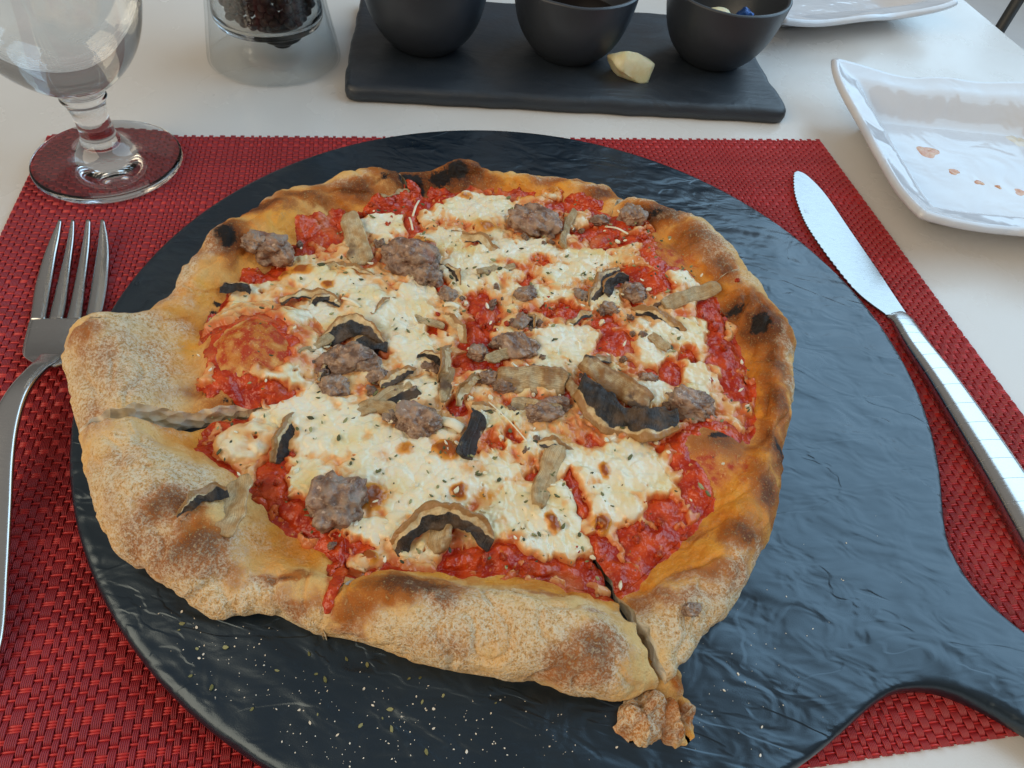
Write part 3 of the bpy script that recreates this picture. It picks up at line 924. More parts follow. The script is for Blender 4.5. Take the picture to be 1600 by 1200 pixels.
pizza = empty('pizza', (CEN[0], CEN[1], BOARD_TOP))
tag(pizza, 'whole six slice pizza with mushrooms, sausage and melted cheese on the black board', 'pizza')
SLICE_OBJ = []
for k, (P, r, Ri, Ro) in enumerate(SL):
    nt, nr = r.shape
    rim = sstep(-.3, .9, r - Ri[:, None])
    toast = spots(P, TOAST, .2, .75) * 1.22 + .42 * rim * (fbm(P, .75, 3, 31) + .12)
    char = spots(P, CHAR, .10, 1.0)
    flour = spots(P, [(x, y, rx * 1.15, ry * 1.15, st) for x, y, rx, ry, st in FLOUR], .3) * (.85 + .7 * noise(P, .8, 33)) + .25 * rim * sstep(PZ + 1.4, PZ + .3, P[..., 2])
    gold = np.maximum(spots(P, [(x, y, rx * 1.2, ry * 1.2, st) for x, y, rx, ry, st in GOLD], .2), .35 * (1 - rim))
    stain = spots(P, STAIN, .2) * (.85 + .8 * noise(P, 2.2, 35))
    attrs = {n: v for n, v in (('toast', toast), ('char', char), ('flour', np.clip(flour, 0, 1)), ('gold', gold), ('stain', stain))}
    # top sheet + cut walls down to the board + underside
    V = P.reshape(-1, 3)
    Fc = [grid_faces(nt, nr)]
    fm = [np.zeros(len(Fc[0]), int)]
    off = nt * nr
    WV = []
    rows_w = 8
    for e, col in ((0, P[0]), (1, P[-1])):
        t = np.linspace(0, 1, rows_w)[:, None, None]
        bot = col.copy()
        bot[:, 2] = PZ
        W = col[None] * (1 - t) + bot[None] * t
        c = (k if e == 0 else (k + 1) % 6)
        a_c = cutang[c]
        dirv = np.array([math.sin(a_c), -math.cos(a_c), 0]) * (1 if e == 0 else -1)
        n = noise(W, 1.6, 41) * .06 + noise(W, 6, 42) * .015 + .02
        n = np.clip(n, 0, None)
        n *= np.sin(np.linspace(0, math.pi * .6, rows_w))[:, None] * sstep(.3, 1.5, r[0 if e == 0 else -1])[None]
        W = W + dirv[None, None] * n[..., None]
        WV.append(W.reshape(-1, 3))
        f = grid_faces(rows_w, nr, off)
        Fc.append(f if e == 1 else f[:, ::-1])
        fm.append(np.ones(len(f), int))
        off += rows_w * nr
    V = np.concatenate([V] + WV)
    att = {n: np.concatenate([v.ravel(), np.zeros(2 * rows_w * nr)]) for n, v in attrs.items()}
    so = build('slice', V, np.concatenate(Fc), [MT['dough'], MT['crumb']], pizza, True, att, np.concatenate(fm))
    SLICE_OBJ.append(so)
    # sauce and cheese lie on the inner part
    nin = NR1 + 105
    Pi, ri = P[:, :nin], r[:, :nin]
    inside = (Ri[:, None] - ri) + .35 * fbm(Pi, .9, 3, 51)
    red = spots(Pi, [(x, y, rx * .88, ry * .88, st) for x, y, rx, ry, st in RED], .2)
    bub = spots(Pi, [(390, 530, 74, 62, 1), (1125, 705, 66, 46, 1), (1050, 398, 40, 42, .9), (340, 635, 44, 26, .9)], .3)
    sf = np.maximum(sstep(-.15, .5, inside), sstep(.30, .6, red)) - bub * 1.6
    Ts = np.where(sf > 0, .13 * np.sqrt(np.clip(sf, 0, 1)), -.06) + sstep(0, .3, sf) * (.08 * noise(Pi, 2.6, 52) + .06 * noise(Pi, 6.5, 53))
    Ts = Ts + sstep(0, .3, sf) * .12 * sstep(.35, 1, red)
    edge_fade = np.minimum(1, np.minimum(np.arange(nt), np.arange(nt)[::-1]) / 2)[:, None]
    NU = np.cross(np.gradient(Pi, axis=0), np.gradient(Pi, axis=1))
    NU /= np.linalg.norm(NU, axis=-1, keepdims=True) + 1e-9
    NU = NU * np.sign(NU[..., 2:3] + 1e-9)
    PS = Pi + NU * Ts[..., None]

    def sheet(name, PP, T, mat, attr=None):
        q = grid_faces(nt, nin)
        keep = (T.ravel()[q] > -.02).any(1)
        q = q[keep]
        used = np.unique(q)
        mp = np.full(nt * nin, -1)
        mp[used] = np.arange(len(used))
        return build(name, PP.reshape(-1, 3)[used], mp[q], mat, so, True, {a: v.ravel()[used] for a, v in (attr or {}).items()})
    sheet('tomato_sauce', PS, Ts, MT['sauce'])
    white = spots(Pi, WHITE, .22)
    brown = spots(Pi, [(x, y, rx * 1.12, ry * 1.12, st) for x, y, rx, ry, st in BROWN], .09)
    cf = .27 + .62 * fbm(Pi, .75, 3, 61) + .38 * noise(Pi, 2.6, 62) + .14 * noise(Pi, 6.3, 68) + .85 * white - .98 * red + np.minimum(0, (inside - .35) * .9) * 1.0 + .25 * sstep(.2, .6, brown)
    cf = cf - bub * .9
    pore = noise(Pi, 4.2, 63)
    cf = cf - .5 * sstep(.34, .52, pore)
    cfc = np.clip(cf / .55, 0, 1)
    lump = .16 * noise(Pi, 1.1, 64) + .055 * noise(Pi, 2.8, 65) + .015 * noise(Pi, 7.5, 66)
    Tc = np.where(cf > 0, .27 * np.sqrt(cfc), -.08) + sstep(0, .3, cf) * lump + .07 * sstep(.3, .9, brown)
    PC = Pi + NU * (np.maximum(Ts, 0) * sstep(-.1, .05, cf) + Tc)[..., None]
    thin = 1 - sstep(.0, .95, cf + .35 * noise(Pi, 1.4, 67) + .2 * noise(Pi, 4.0, 69)) + .12 * red
    sheet('melted_cheese', PC, Tc, MT['cheese'], dict(thin=thin, brown=brown * sstep(0, .2, cf), pale=np.clip(white - .35, 0, 1) * .9))

# upper surface including cheese, for laying toppings on
TOPZ = .28


def slice_of(p):
    a = math.atan2(p[1] - CEN[1], p[0] - CEN[0])
    for k in range(6):
        a0, a1 = cutang[k], cutang[(k + 1) % 6]
        w = (a0 - a1) % (2 * math.pi)
        if (a0 - a) % (2 * math.pi) <= w:
            return SLICE_OBJ[k]
    return SLICE_OBJ[0]


# torn tip of crust hanging off one slice
def star(name, poly, z0, h, mat, parent, seed, power=2.2, nz=.12, attrs=None, nphi=110, ns=34, slope=0, fold=0):
    P = np.array(poly)[:, :2]
    c = P.mean(0)
    d = P - c
    ang = np.arctan2(d[:, 1], d[:, 0])
    fn = smoothed(periodic(ang, np.hypot(d[:, 0], d[:, 1])), .05)
    ph = np.linspace(-math.pi, math.pi, nphi, endpoint=False)
    s = np.r_[.02, np.linspace(.06, 1, ns)]
    Rr = fn(ph)[:, None] * s[None, :]
    X, Y = c[0] + Rr * np.cos(ph)[:, None], c[1] + Rr * np.sin(ph)[:, None]
    Z = z0 + h * np.clip(1 - s ** power, 0, 1)[None, :] ** .6 * np.ones((nphi, 1)) + slope * (Y - c[1])
    if fold:                                                       # creased, torn sheet instead of a dome
        ridge = 1 - np.abs(np.sin(ph * 1.5 + seed + 1.2 * noise(np.stack([np.cos(ph), np.sin(ph), ph * 0], -1), 1.2, seed)))
        Z = z0 + h * ((1 - s)[None, :] * .45 + (s * (1 - s ** 3))[None, :] * 1.5 * ridge[:, None] ** 1.2 + .12 * (1 - s ** 8)[None, :])
        Rj = 1 + .16 * noise(np.stack([np.cos(ph) * 3, np.sin(ph) * 3, ph * 0], -1), 1.3, seed + 9)[:, None] * s[None, :] ** 2
        X, Y = c[0] + Rr * Rj * np.cos(ph)[:, None], c[1] + Rr * Rj * np.sin(ph)[:, None]
    Q = np.stack([X, Y, Z], -1)
    n = nz * (noise(Q, 1.1, seed) * 1.6 + noise(Q, 2.6, seed + 1) * .8 + .3 * noise(Q, 7, seed + 2))
    cr = -nz * 2.0 * np.clip(.12 - np.abs(noise(Q, .8, seed + 5)), 0, .12) / .12
    Q[..., 2] += (n + cr) * (1 - s ** 6)[None, :]
    Q[..., :2] += (np.stack([noise(Q, 3.5, seed + 3), noise(Q, 3.5, seed + 4)], -1) * nz * .8)
    Q[..., 2] = np.maximum(Q[..., 2], z0)
    V = Q.reshape(-1, 3)
    f = grid_faces(nphi, len(s), wrap=True)
    at_ = {k: v(V) for k, v in (attrs or {}).items()}
    return build(name, V, f, mat, parent, True, at_)


def crust_attr(sd, fl, tst):
    return dict(flour=lambda V: np.clip(fl + .8 * noise(V, 1.0, sd), 0, 1), gold=lambda V: np.clip(.5 + noise(V, .8, sd + 1), 0, 1), toast=lambda V: np.clip(tst + 1.1 * noise(V, 1.6, sd + 2), 0, 1),
                char=lambda V: np.clip(noise(V, 2.2, sd + 3) * 1.9 - .5, 0, 1), stain=lambda V: V[:, 0] * 0)


for poly, z0_, h_, sd, nz_, fl, tst in (
        (((990, 985), (1018, 972), (1046, 992), (1060, 1040), (1068, 1085), (1048, 1105), (1012, 1092), (1002, 1040)), 0, .62, 171, .10, .3, .35),
        (((957, 1134), (966, 1122), (1000, 1084), (1028, 1076), (1046, 1100), (1040, 1140), (1022, 1160), (992, 1161), (977, 1149)), 0, .95, 181, .12, .75, .2),
        (((1034, 1098), (1062, 1084), (1089, 1106), (1081, 1120), (1087, 1133), (1074, 1162), (1040, 1158), (1030, 1130)), 0, .7, 191, .12, .4, .45)):
    star('torn_crust', [at(x, y, BOARD_TOP + .2) for x, y in poly], BOARD_TOP + z0_, h_, MT['dough'], SLICE_OBJ[3], sd, 1.5, nz_, crust_attr(sd + 4, fl, tst), 150, 40, 0, 1)

# ---- sausage
SI = icosphere(5)


def sausage(px, py, wpx, hpx, seed, lift=0.0):
    c = surf(px, py)
    k = pxcm(c)
    v = SI[0].copy()
    n = fbm(v + seed * 3.7, 1.0, 3, seed) * .75 - np.abs(noise(v + seed, 2.3, 3)) * .42 + .12 + noise(v + seed, 5, 5) * .16 + noise(v + seed, 11, 6) * .07
    v = v * (1 + n)[:, None]
    v = np.sign(v) * np.abs(v) ** .9
    sc = np.array([wpx * k, hpx * k * 1.05, min(wpx, hpx) * k * .95])
    a = rnd.uniform(-.4, .4)
    v = v * sc
    v[:, :2] = v[:, :2] @ np.array([[math.cos(a), math.sin(a)], [-math.sin(a), math.cos(a)]])
    c = c + np.array([0, 0, TOPZ + sc[2] * .12 + lift])
    build('sausage_chunk', v + c, SI[1], MT['sausage'], slice_of(c))


for i, s in enumerate([(640, 418, 40, 30), (668, 440, 22, 20), (428, 396, 34, 22), (397, 388, 18, 14), (836, 362, 36, 24), (985, 345, 19, 17), (545, 572, 38, 24), (575, 578, 22, 18), (524, 614, 22, 18), (655, 668, 34, 26), (525, 795, 40, 42), (1075, 645, 40, 25), (808, 553, 32, 20),
                       (810, 515, 15, 16), (987, 466, 17, 14), (765, 600, 20, 12), (820, 470, 20, 12), (848, 655, 30, 16), (1078, 956, 13, 10), (780, 545, 14, 10), (935, 352, 12, 8), (670, 585, 14, 10)]):
    sausage(*s, seed=i + 2, lift=-.15 if i in (18,) else 0)


# ---- mushrooms
def frame(p0, p1, tilt, lift):
    a, b = surf(*p0), surf(*p1)
    z = (a[2] + b[2]) / 2
    a[2], b[2] = a[2] * .5 + z * .5, b[2] * .5 + z * .5
    X = b - a
    L = np.linalg.norm(X)
    X /= L
    upv = np.array([0, 0, 1.0]) - X * X[2]
    upv /= np.linalg.norm(upv)
    sidev = np.cross(upv, X)                                       # flat sideways direction
    if sidev[1] < 0:
        sidev = -sidev                                             # away from the camera
    t = math.radians(tilt)
    Yv = sidev * math.cos(t) + upv * math.sin(t)
    Nv = -sidev * math.sin(t) + upv * math.cos(t)
    c = (a + b) / 2 + np.array([0, 0, TOPZ + lift])
    return c, X, Yv, Nv, L


def cap(p0, p1, bow, band, thick, tilt=30, lift=.05, gill=.45, seed=1, ends=.5, skin=.12, curl=.15, flip=False):
    """Slice through a mushroom cap: an arch from p0 to p1, skin outside, dark gills inside."""
    c, X, Yv, Nv, L = frame(p0, p1, tilt, lift)
    nu, nv = 54, 16
    u = np.linspace(-1, 1, nu)
    v = np.linspace(0, 1, nv)
    U, W = np.meshgrid(u, v, indexing='ij')
    bw = band * (1 - ends * np.abs(U) ** 3)
    lx = U * L / 2 * (1 - .25 * W * band / max(L * .5, .1))
    ly = (bow * (1 - U ** 2) - W * bw) * (-1 if flip else 1)
    base = np.stack([lx, ly, lx * 0 + seed * 1.7], -1)
    wob = curl * (2.2 * noise(base, .8, seed) + .9 * noise(base, 2.0, seed + 1)) + curl * 1.3 * noise(base[0, 0], 1.0, seed + 2) * U ** 2 * 2 + curl * .9 * (W - .4) ** 2
    ly = ly + .26 * noise(base, 1.1, seed + 9) + .2 * noise(base, 2.4, seed + 5) + .09 * noise(base, 6, seed + 6)
    lx = lx + .22 * noise(base, 1.6, seed + 15) + .08 * noise(base, 5, seed + 16)
    tk = thick * .62 * (.5 + .5 * np.sin(np.clip(W * 1.1 + .05, 0, 1) * math.pi)) * (1 + .6 * noise(base, 2.2, seed + 3)) * (1 - .5 * U ** 4)
    sheets, G, S, K = [], [], [], []
    gl_ = np.clip(gill + .22 * noise(np.stack([lx, lx * 0, lx * 0], -1), 1.3, seed + 4), .02, 9)
    for sg in (.5, -.5):
        rug = (.05 * noise(base, 4, seed + 8) + .03 * noise(base, 9, seed + 18)) * (1 if sg > 0 else 0)
        lz_ = wob + sg * tk + rug
        sheets.append(c + lx[..., None] * X + ly[..., None] * Yv + lz_[..., None] * Nv)
        G.append(sstep(gl_ - .08, gl_ + .08, W + .10 * noise(base, 3.5, seed + 4)) if gill < 1.5 else W * 0)
        S.append(np.clip((1 - sstep(skin * .5, skin * 1.5, W + .08 * noise(base, 3, seed + 17))) + .5 * sstep(.7, 1, np.abs(U)) + .7 * np.clip(noise(base, 1.1, seed + 14), 0, 1), 0, 1))
        K.append(U * 11 + 3 * W * .2)
    V = np.concatenate([s.reshape(-1, 3) for s in sheets])
    m = nu * nv
    Fa = grid_faces(nu, nv)
    idx = np.arange(m).reshape(nu, nv)
    ring = np.concatenate([idx[:, 0], idx[-1, 1:], idx[::-1, -1][1:], idx[0, ::-1][1:-1]])
    Fb = np.stack([ring, np.roll(ring, -1), np.roll(ring, -1) + m, ring + m], -1)
    F = np.concatenate([Fa[:, ::-1], Fa + m, Fb])
    return build('mushroom_slice', V, F, MT['mushroom'], slice_of(c), True,
                 dict(gill=np.concatenate([g.ravel() for g in G]), skin=np.concatenate([s.ravel() for s in S]), streak=np.concatenate([k.ravel() for k in K]), fibre=np.zeros(2 * m)))


def stem(p0, p1, w0, w1, thick, tilt=20, lift=.05, seed=1, dark=0.0, curl=.12, gill=0.0):
    """Slice of a mushroom stem: a fibrous slab from p0 to p1."""
    c, X, Yv, Nv, L = frame(p0, p1, tilt, lift)
    nu, nv = 40, 20
    U, W = np.meshgrid(np.linspace(-1, 1, nu), np.linspace(-1, 1, nv), indexing='ij')
    hw_ = (w0 + (w1 - w0) * (U * .5 + .5)) * .5 * (1 - .35 * np.abs(U) ** 6)
    lx, ly = U * L / 2, W * hw_
    base = np.stack([lx, ly, lx * 0 + seed * 1.3], -1)
    ly = ly + .16 * noise(base, 1.3, seed) + .07 * noise(base, 4, seed + 12)
    lx = lx + .26 * noise(base, 1.8, seed + 1) + .08 * noise(base, 5, seed + 11)
    wob = curl * (3.0 * noise(base, .8, seed + 2) + 1.0 * noise(base, 2.5, seed + 13)) + curl * (rnd.uniform(-1.2, 1.0)) * U ** 2
    fib = .035 * noise(np.stack([lx * .5, ly * 7, lx * 0 + seed], -1), 1.0, seed + 3)
    tk = thick * .7 * np.sqrt(np.clip(1 - .8 * W ** 4, 0, 1)) * (1 + .5 * noise(base, 2, seed + 9))
    sh = [c + lx[..., None] * X + ly[..., None] * Yv + (wob + sg * tk + (fib if sg > 0 else 0))[..., None] * Nv for sg in (.5, -.5)]
    V = np.concatenate([s.reshape(-1, 3) for s in sh])
    m = nu * nv
    Fa = grid_faces(nu, nv)
    idx = np.arange(m).reshape(nu, nv)
    ring = np.concatenate([idx[:, 0], idx[-1, 1:], idx[::-1, -1][1:], idx[0, ::-1][1:-1]])
    Fb = np.stack([ring, np.roll(ring, -1), np.roll(ring, -1) + m, ring + m], -1)
    g = np.clip(gill + 1.2 * noise(base, 1.4, seed + 7), 0, 1) if gill else U * 0
    d = np.full(U.shape, dark) + .35 * np.abs(W) ** 5 + .6 * np.clip(noise(base, 1.2, seed + 14), 0, 1)
    two = lambda q: np.concatenate([q.ravel(), q.ravel()])
    return build('mushroom_slice', V, np.concatenate([Fa[:, ::-1], Fa + m, Fb]), MT['mushroom'], slice_of(c), True,
                 dict(gill=two(g), skin=two(d), streak=two(W * 3 + seed + .5 * noise(base, 1.5, seed + 21)), fibre=two(U * 0 + .75)))


stem((566, 424), (548, 352), 1.15, .95, .28, 15, .18, 11, 0)
cap((508, 420), (588, 440), .25, .30, .14, 10, .16, 9, 12, .6, .5)
cap((345, 455), (402, 468), .3, .4, .16, 40, .1, .1, 13, .4)
cap((440, 476), (535, 478), .45, .55, .16, 12, .10, .75, 14, .4, .2)
cap((505, 535), (606, 548), 1.0, .95, .3, 35, .15, .28, 15, .3, .1)
cap((545, 560), (604, 545), .55, .6, .3, 20, .2, .2, 16, .3, .1)
cap((575, 500), (622, 478), .2, .22, .10, 20, .15, 9, 17, .7, .6)
cap((705, 372), (792, 408), .42, .6, .22, 25, .14, .8, 18, .3, .22)
stem((873, 400), (893, 342), .42, .36, .25, 20, .18, 19, 0)
cap((918, 486), (962, 428), .55, .8, .3, 55, .1, .35, 20, .3, .15)
cap((935, 470), (975, 445), .5, .6, .35, 50, .18, .05, 21, .4)
cap((985, 488), (1068, 528), .42, .5, .3, 30, .14, .72, 22, .35, .5)
stem((1030, 490), (1114, 460), .62, .75, .22, 25, .22, 23, 0)
stem((776, 604), (882, 612), 1.0, 1.25, .34, 42, .25, 24, .42)
stem((905, 580), (1008, 645), .85, 1.05, .34, 30, .30, 25, .55, .12, .30)
cap((888, 640), (1058, 690), .85, 1.25, .42, 22, .30, .30, 26, .25, .2, .25, True)
stem((725, 728), (747, 662), .75, .65, .26, 30, .2, 27, .2, .12, .95)
cap((428, 732), (462, 655), .42, .95, .34, 48, .15, .3, 28, .15, .16)
stem((348, 836), (380, 762), 1.0, 1.1, .2, 15, .14, 29, 0)
cap((272, 808), (362, 778), .35, .45, .16, 30, .12, .3, 30, .35, .3, .2)
cap((608, 858), (772, 846), 1.25, .85, .42, 42, .22, .42, 31, .3, .22, .12)
stem((690, 872), (684, 828), .95, 1.0, .3, 40, .22, 32, .25)
cap((690, 612), (706, 548), .55, .55, .2, 60, .25, 9, 33, .5, .3, .2)
cap((712, 646), (746, 592), .35, .42, .2, 60, .2, 9, 34, .6, .35, .2)
stem((560, 655), (645, 612), .6, .7, .16, 10, .16, 35, .2)
stem((612, 640), (655, 625), .4, .45, .22, 20, .2, 36, .2, .1, .8)
stem((836, 800), (864, 712), .62, .72, .5, 20, .15, 37, 0)
cap((696, 500), (732, 545), .35, .35, .14, 30, .2, 9, 38, .5, .4)
cap((815, 500), (838, 520), .3, .35, .2, 40, .1, .3, 39, .4)
stem((640, 300), (596, 306), .3, .4, .1, 10, -.2, 40, .1)
cap((480, 488), (520, 470), .2, .3, .15, 30, .15, .4, 41)
stem((870, 590), (905, 640), .4, .5, .2, 20, .2, 42, .4)

# smaller pieces crowding the middle
cap((590, 610), (650, 590), .3, .5, .2, 20, .16, .6, 51, .4, .3)
stem((575, 640), (620, 655), .45, .6, .2, 20, .18, 52, .1)
cap((660, 560), (705, 590), .35, .45, .2, 35, .16, .5, 53, .4, .25)
stem((760, 575), (800, 560), .4, .5, .2, 20, .2, 54, .3)
cap((740, 640), (790, 665), .3, .45, .2, 25, .14, .7, 55, .4, .3)
stem((800, 640), (870, 655), .55, .65, .22, 25, .18, 56, .35)
cap((840, 700), (900, 715), .3, .4, .18, 20, .14, .7, 57, .4, .35)
stem((690, 640), (705, 590), .35, .45, .2, 30, .2, 58, .05)
cap((520, 560), (500, 610), .25, .35, .18, 30, .12, .4, 59)
stem((745, 440), (800, 425), .35, .42, .14, 12, .14, 60, 0)
cap((880, 520), (925, 500), .25, .35, .16, 25, .14, .7, 61)
stem((1000, 520), (1040, 560), .35, .45, .16, 15, .14, 62, .15)
stem((640, 500), (690, 520), .3, .4, .12, 10, .12, 63, 0)
cap((690, 420), (720, 455), .3, .35, .2, 30, .14, .5, 64)
stem((470, 560), (520, 540), .35, .4, .14, 12, .12, 65, .1)
cap((900, 590), (950, 570), .25, .35, .16, 25, .2, .8, 66, .4, .4)
for i, q in enumerate(((590, 600, 18, 13), (700, 470, 15, 12), (745, 560, 16, 12), (870, 640, 18, 12), (905, 470, 15, 10), (615, 660, 16, 12), (790, 610, 20, 12), (950, 490, 14, 10), (505, 590, 14, 10), (1010, 600, 13, 10))):
    sausage(*q, seed=i + 40, lift=-.03)

# ---- small crumbled bits round the bigger toppings
br_ = np.random.RandomState(31)
bi_v, bi_f = icosphere(3)
bit_mesh = []
for q in range(6):
    v = bi_v * (1 + fbm(bi_v + q * 5.1, 1.1, 3, q) * .9 - np.abs(noise(bi_v + q, 2.4, 3)) * .35)[:, None] * np.array([1, .8, .65])
    bit_mesh.append((make_mesh('sausage_crumb', v, bi_f, MT['sausage']), make_mesh('tomato_bit', v, bi_f, MT['sauce']), make_mesh('cheese_curd', v, bi_f, MT['shave'])))
for (hx, hy, sx, sy, cnt_, kind) in ((550, 580, 40, 26, 9, 0), (650, 440, 36, 26, 8, 0), (660, 660, 30, 26, 6, 0), (800, 540, 40, 36, 10, 0), (840, 655, 50, 26, 10, 0), (860, 370, 40, 22, 5, 0), (990, 480, 40, 26, 6, 0),
                                     (530, 800, 36, 40, 5, 0), (1060, 650, 36, 20, 4, 0), (620, 620, 40, 30, 7, 0), (430, 395, 30, 14, 4, 0), (760, 470, 40, 30, 6, 0), (970, 545, 40, 26, 4, 0),
                                     (750, 520, 40, 40, 8, 1), (940, 370, 60, 20, 6, 1), (1110, 530, 24, 50, 8, 1), (560, 345, 60, 14, 6, 1), (1010, 830, 40, 40, 6, 1), (450, 780, 30, 30, 5, 1), (820, 885, 80, 10, 6, 1), (870, 490, 60, 16, 6, 1),
                                     (700, 490, 100, 60, 10, 2), (850, 600, 120, 80, 12, 2), (600, 700, 90, 60, 8, 2), (900, 450, 90, 40, 8, 2), (760, 680, 60, 40, 8, 2)):
    for _ in range(cnt_):
        p = surf(br_.normal(hx, sx * .8), br_.normal(hy, sy * .8))
        sz = br_.uniform(.10, .26) * (1.0 if kind == 0 else .8 if kind == 1 else .62)
        so = slice_of(p)
        o = bpy.data.objects.new(('sausage_crumb', 'tomato_bit', 'cheese_curd')[kind], bit_mesh[br_.randint(6)][kind])
        COL.objects.link(o)
        o.parent = so
        o.location = Vector(p + np.array([0, 0, TOPZ + sz * .2]) - ORIGIN[so]) * CM
        o.rotation_euler = tuple(br_.uniform(0, 6, 3))
        o.scale = (sz, sz * br_.uniform(.7, 1.2), sz)

# ---- grated cheese, herbs, crumbs: too many to count
fr = np.random.RandomState(11)


def flakes(spec, name, mat, parent, label=None, cat=None, grid=None):
    """spec: list of centre (cm), size, length ratio, tone."""
    VV, FF, TT = [], [], []
    for c, s, ratio, tone, tiltmax in spec:
        a, b = fr.uniform(0, 2 * math.pi), fr.uniform(-tiltmax, tiltmax)
        x = np.array([math.cos(a), math.sin(a), math.sin(b) * .7])
        x /= np.linalg.norm(x)
        y_ = np.cross([0, 0, 1.0], x)
        y_ = y_ / np.linalg.norm(y_) * math.cos(b * .7) + np.array([0, 0, math.sin(b * .7)])
        n_ = np.cross(x, y_)
        L, Wd, th = s * .5, s * .5 / ratio, s * .10
        o = len(VV)
        pts = [(-1, -.15), (-.35, -.8), (.5, -.75), (1, .1), (.4, .8), (-.45, .7)]
        pts = [(px * fr.uniform(.7, 1.15), py * fr.uniform(.7, 1.2)) for px, py in pts]
        for sg in (1, -1):
            for px, py in pts:
                bend = .25 * L * (px * px) * fr.uniform(.4, 1)
                VV.append(c + x * px * L + y_ * py * Wd + n_ * (sg * th + bend) + np.array([0, 0, th]))
        TT += [tone] * 12
        FF.append((o, o + 1, o + 2, o + 3, o + 4, o + 5))
        FF.append((o + 11, o + 10, o + 9, o + 8, o + 7, o + 6))
        for i in range(6):
            j = (i + 1) % 6
            FF.append((o + i, o + 6 + i, o + 6 + j, o + j))
    ob = build(name, np.array(VV), FF, mat, parent, False, dict(tone=np.array(TT)))
    ob['kind'] = 'stuff'
    if label:
        tag(ob, label, cat)
    return ob


allin = np.concatenate([s[0][:, :NR1 + 8].reshape(-1, 3) for s in SL])
wts = np.concatenate([(s[1][:, :NR1 + 8] * np.gradient(s[1][:, :NR1 + 8], axis=1)).ravel() for s in SL])
wts = np.clip(wts, 0, None)
wts /= wts.sum()
hot = np.array([surf(x, y)[:2] for x, y in ((980, 660), (900, 610), (960, 760), (620, 500), (540, 470), (720, 720), (860, 820), (700, 800), (1060, 480), (600, 340), (930, 440), (640, 620), (850, 560))])


def lay(n, hotf):
    out = []
    while len(out) < n:
        p = allin[fr.choice(len(allin), p=wts)]
        d = np.min(np.hypot(*(hot - p[:2]).T))
        if fr.rand() < hotf + (1 - hotf) * math.exp(-(d / 1.6) ** 2):
            out.append(p + np.array([0, 0, TOPZ + .10 + fr.uniform(0, .08)]))
    return out


flakes([(p, fr.choice([.10, .16, .22, .30], p=[.4, .35, .18, .07]), fr.uniform(1.3, 2.6), fr.choice([fr.uniform(0, .3), fr.uniform(.3, .7), fr.uniform(.7, 1)], p=[.3, .45, .25]), .6) for p in lay(560, .35)], 'oregano_flakes', MT['herb'], pizza)
flakes([(p, fr.uniform(.14, .34), fr.uniform(1.2, 3.0), 0, .7) for p in lay(120, .3)], 'grated_cheese', MT['shave'], pizza)
# single shavings
for p0, p1, w in (((943, 366), (978, 377), .12), ((690, 668), (722, 682), .42), ((645, 350), (655, 325), .10), ((536, 478), (564, 492), .14), ((762, 640), (822, 702), .055), ((695, 488), (716, 492), .25), ((645, 372), (640, 352), .09)):
    a, b = surf(*p0) + [0, 0, .45], surf(*p1) + [0, 0, .45]
    mid = (a + b) / 2 + [0, 0, .12]
    V, F = tube(smooth_profile([a, mid, b], 6), w / 2, 8, .5)
    build('cheese_shaving', V, F, MT['shave'], slice_of(mid))
# red sauce run down along one knife cut
pts = [surf(*q) + [0, 0, .06] for q in ((545, 868), (533, 892), (524, 915), (516, 938), (511, 957))]
V, F = tube(smooth_profile(pts, 8), np.interp(np.linspace(0, 1, 33), [0, .3, .6, .85, 1], [.34, .24, .16, .20, .10]), 12, .55)
V = V + noise(V, 3.5, 77)[:, None] * .12
build('sauce_drip', V, F, MT['sauce'], SLICE_OBJ[4])
# crumbs on the board
sp, hb = [], []


def on_board(n, cx, cy, sx, sy):
    out = []
    while len(out) < n:
        x, y = fr.normal(cx, sx), fr.normal(cy, sy)
        p = at(x, y, BOARD_TOP)
        d = p[:2] - CEN
        if np.hypot(*(p[:2] - BC)) < BR - .6 and np.hypot(*d) > float(R_of(math.atan2(d[1], d[0]))) + .1:
            out.append(p)
    return out


for p in on_board(210, 620, 1130, 190, 55) + on_board(60, 330, 1020, 90, 70) + on_board(50, 1140, 1080, 70, 60) + on_board(14, 1260, 880, 60, 80):
    sp.append((p, fr.choice([.025, .045, .065, .11], p=[.5, .33, .13, .04]), fr.uniform(1, 1.8), 0, .5))
for p in on_board(16, 560, 1080, 150, 50) + on_board(5, 350, 1020, 60, 40) + [at(433, 1048, BOARD_TOP), at(483, 1022, BOARD_TOP), at(352, 1012, BOARD_TOP)]:
    hb.append((p, fr.choice([.09, .14, .2]), 1.6, fr.uniform(.5, 1), .4))
flakes(sp, 'bread_crumbs', MT['crumbs'], None, 'pale bread crumbs scattered on the black board around the pizza', 'crumbs')
flakes(hb, 'fallen_oregano', MT['herb'], None, 'dried green oregano bits fallen on the black board before the pizza', 'herbs')

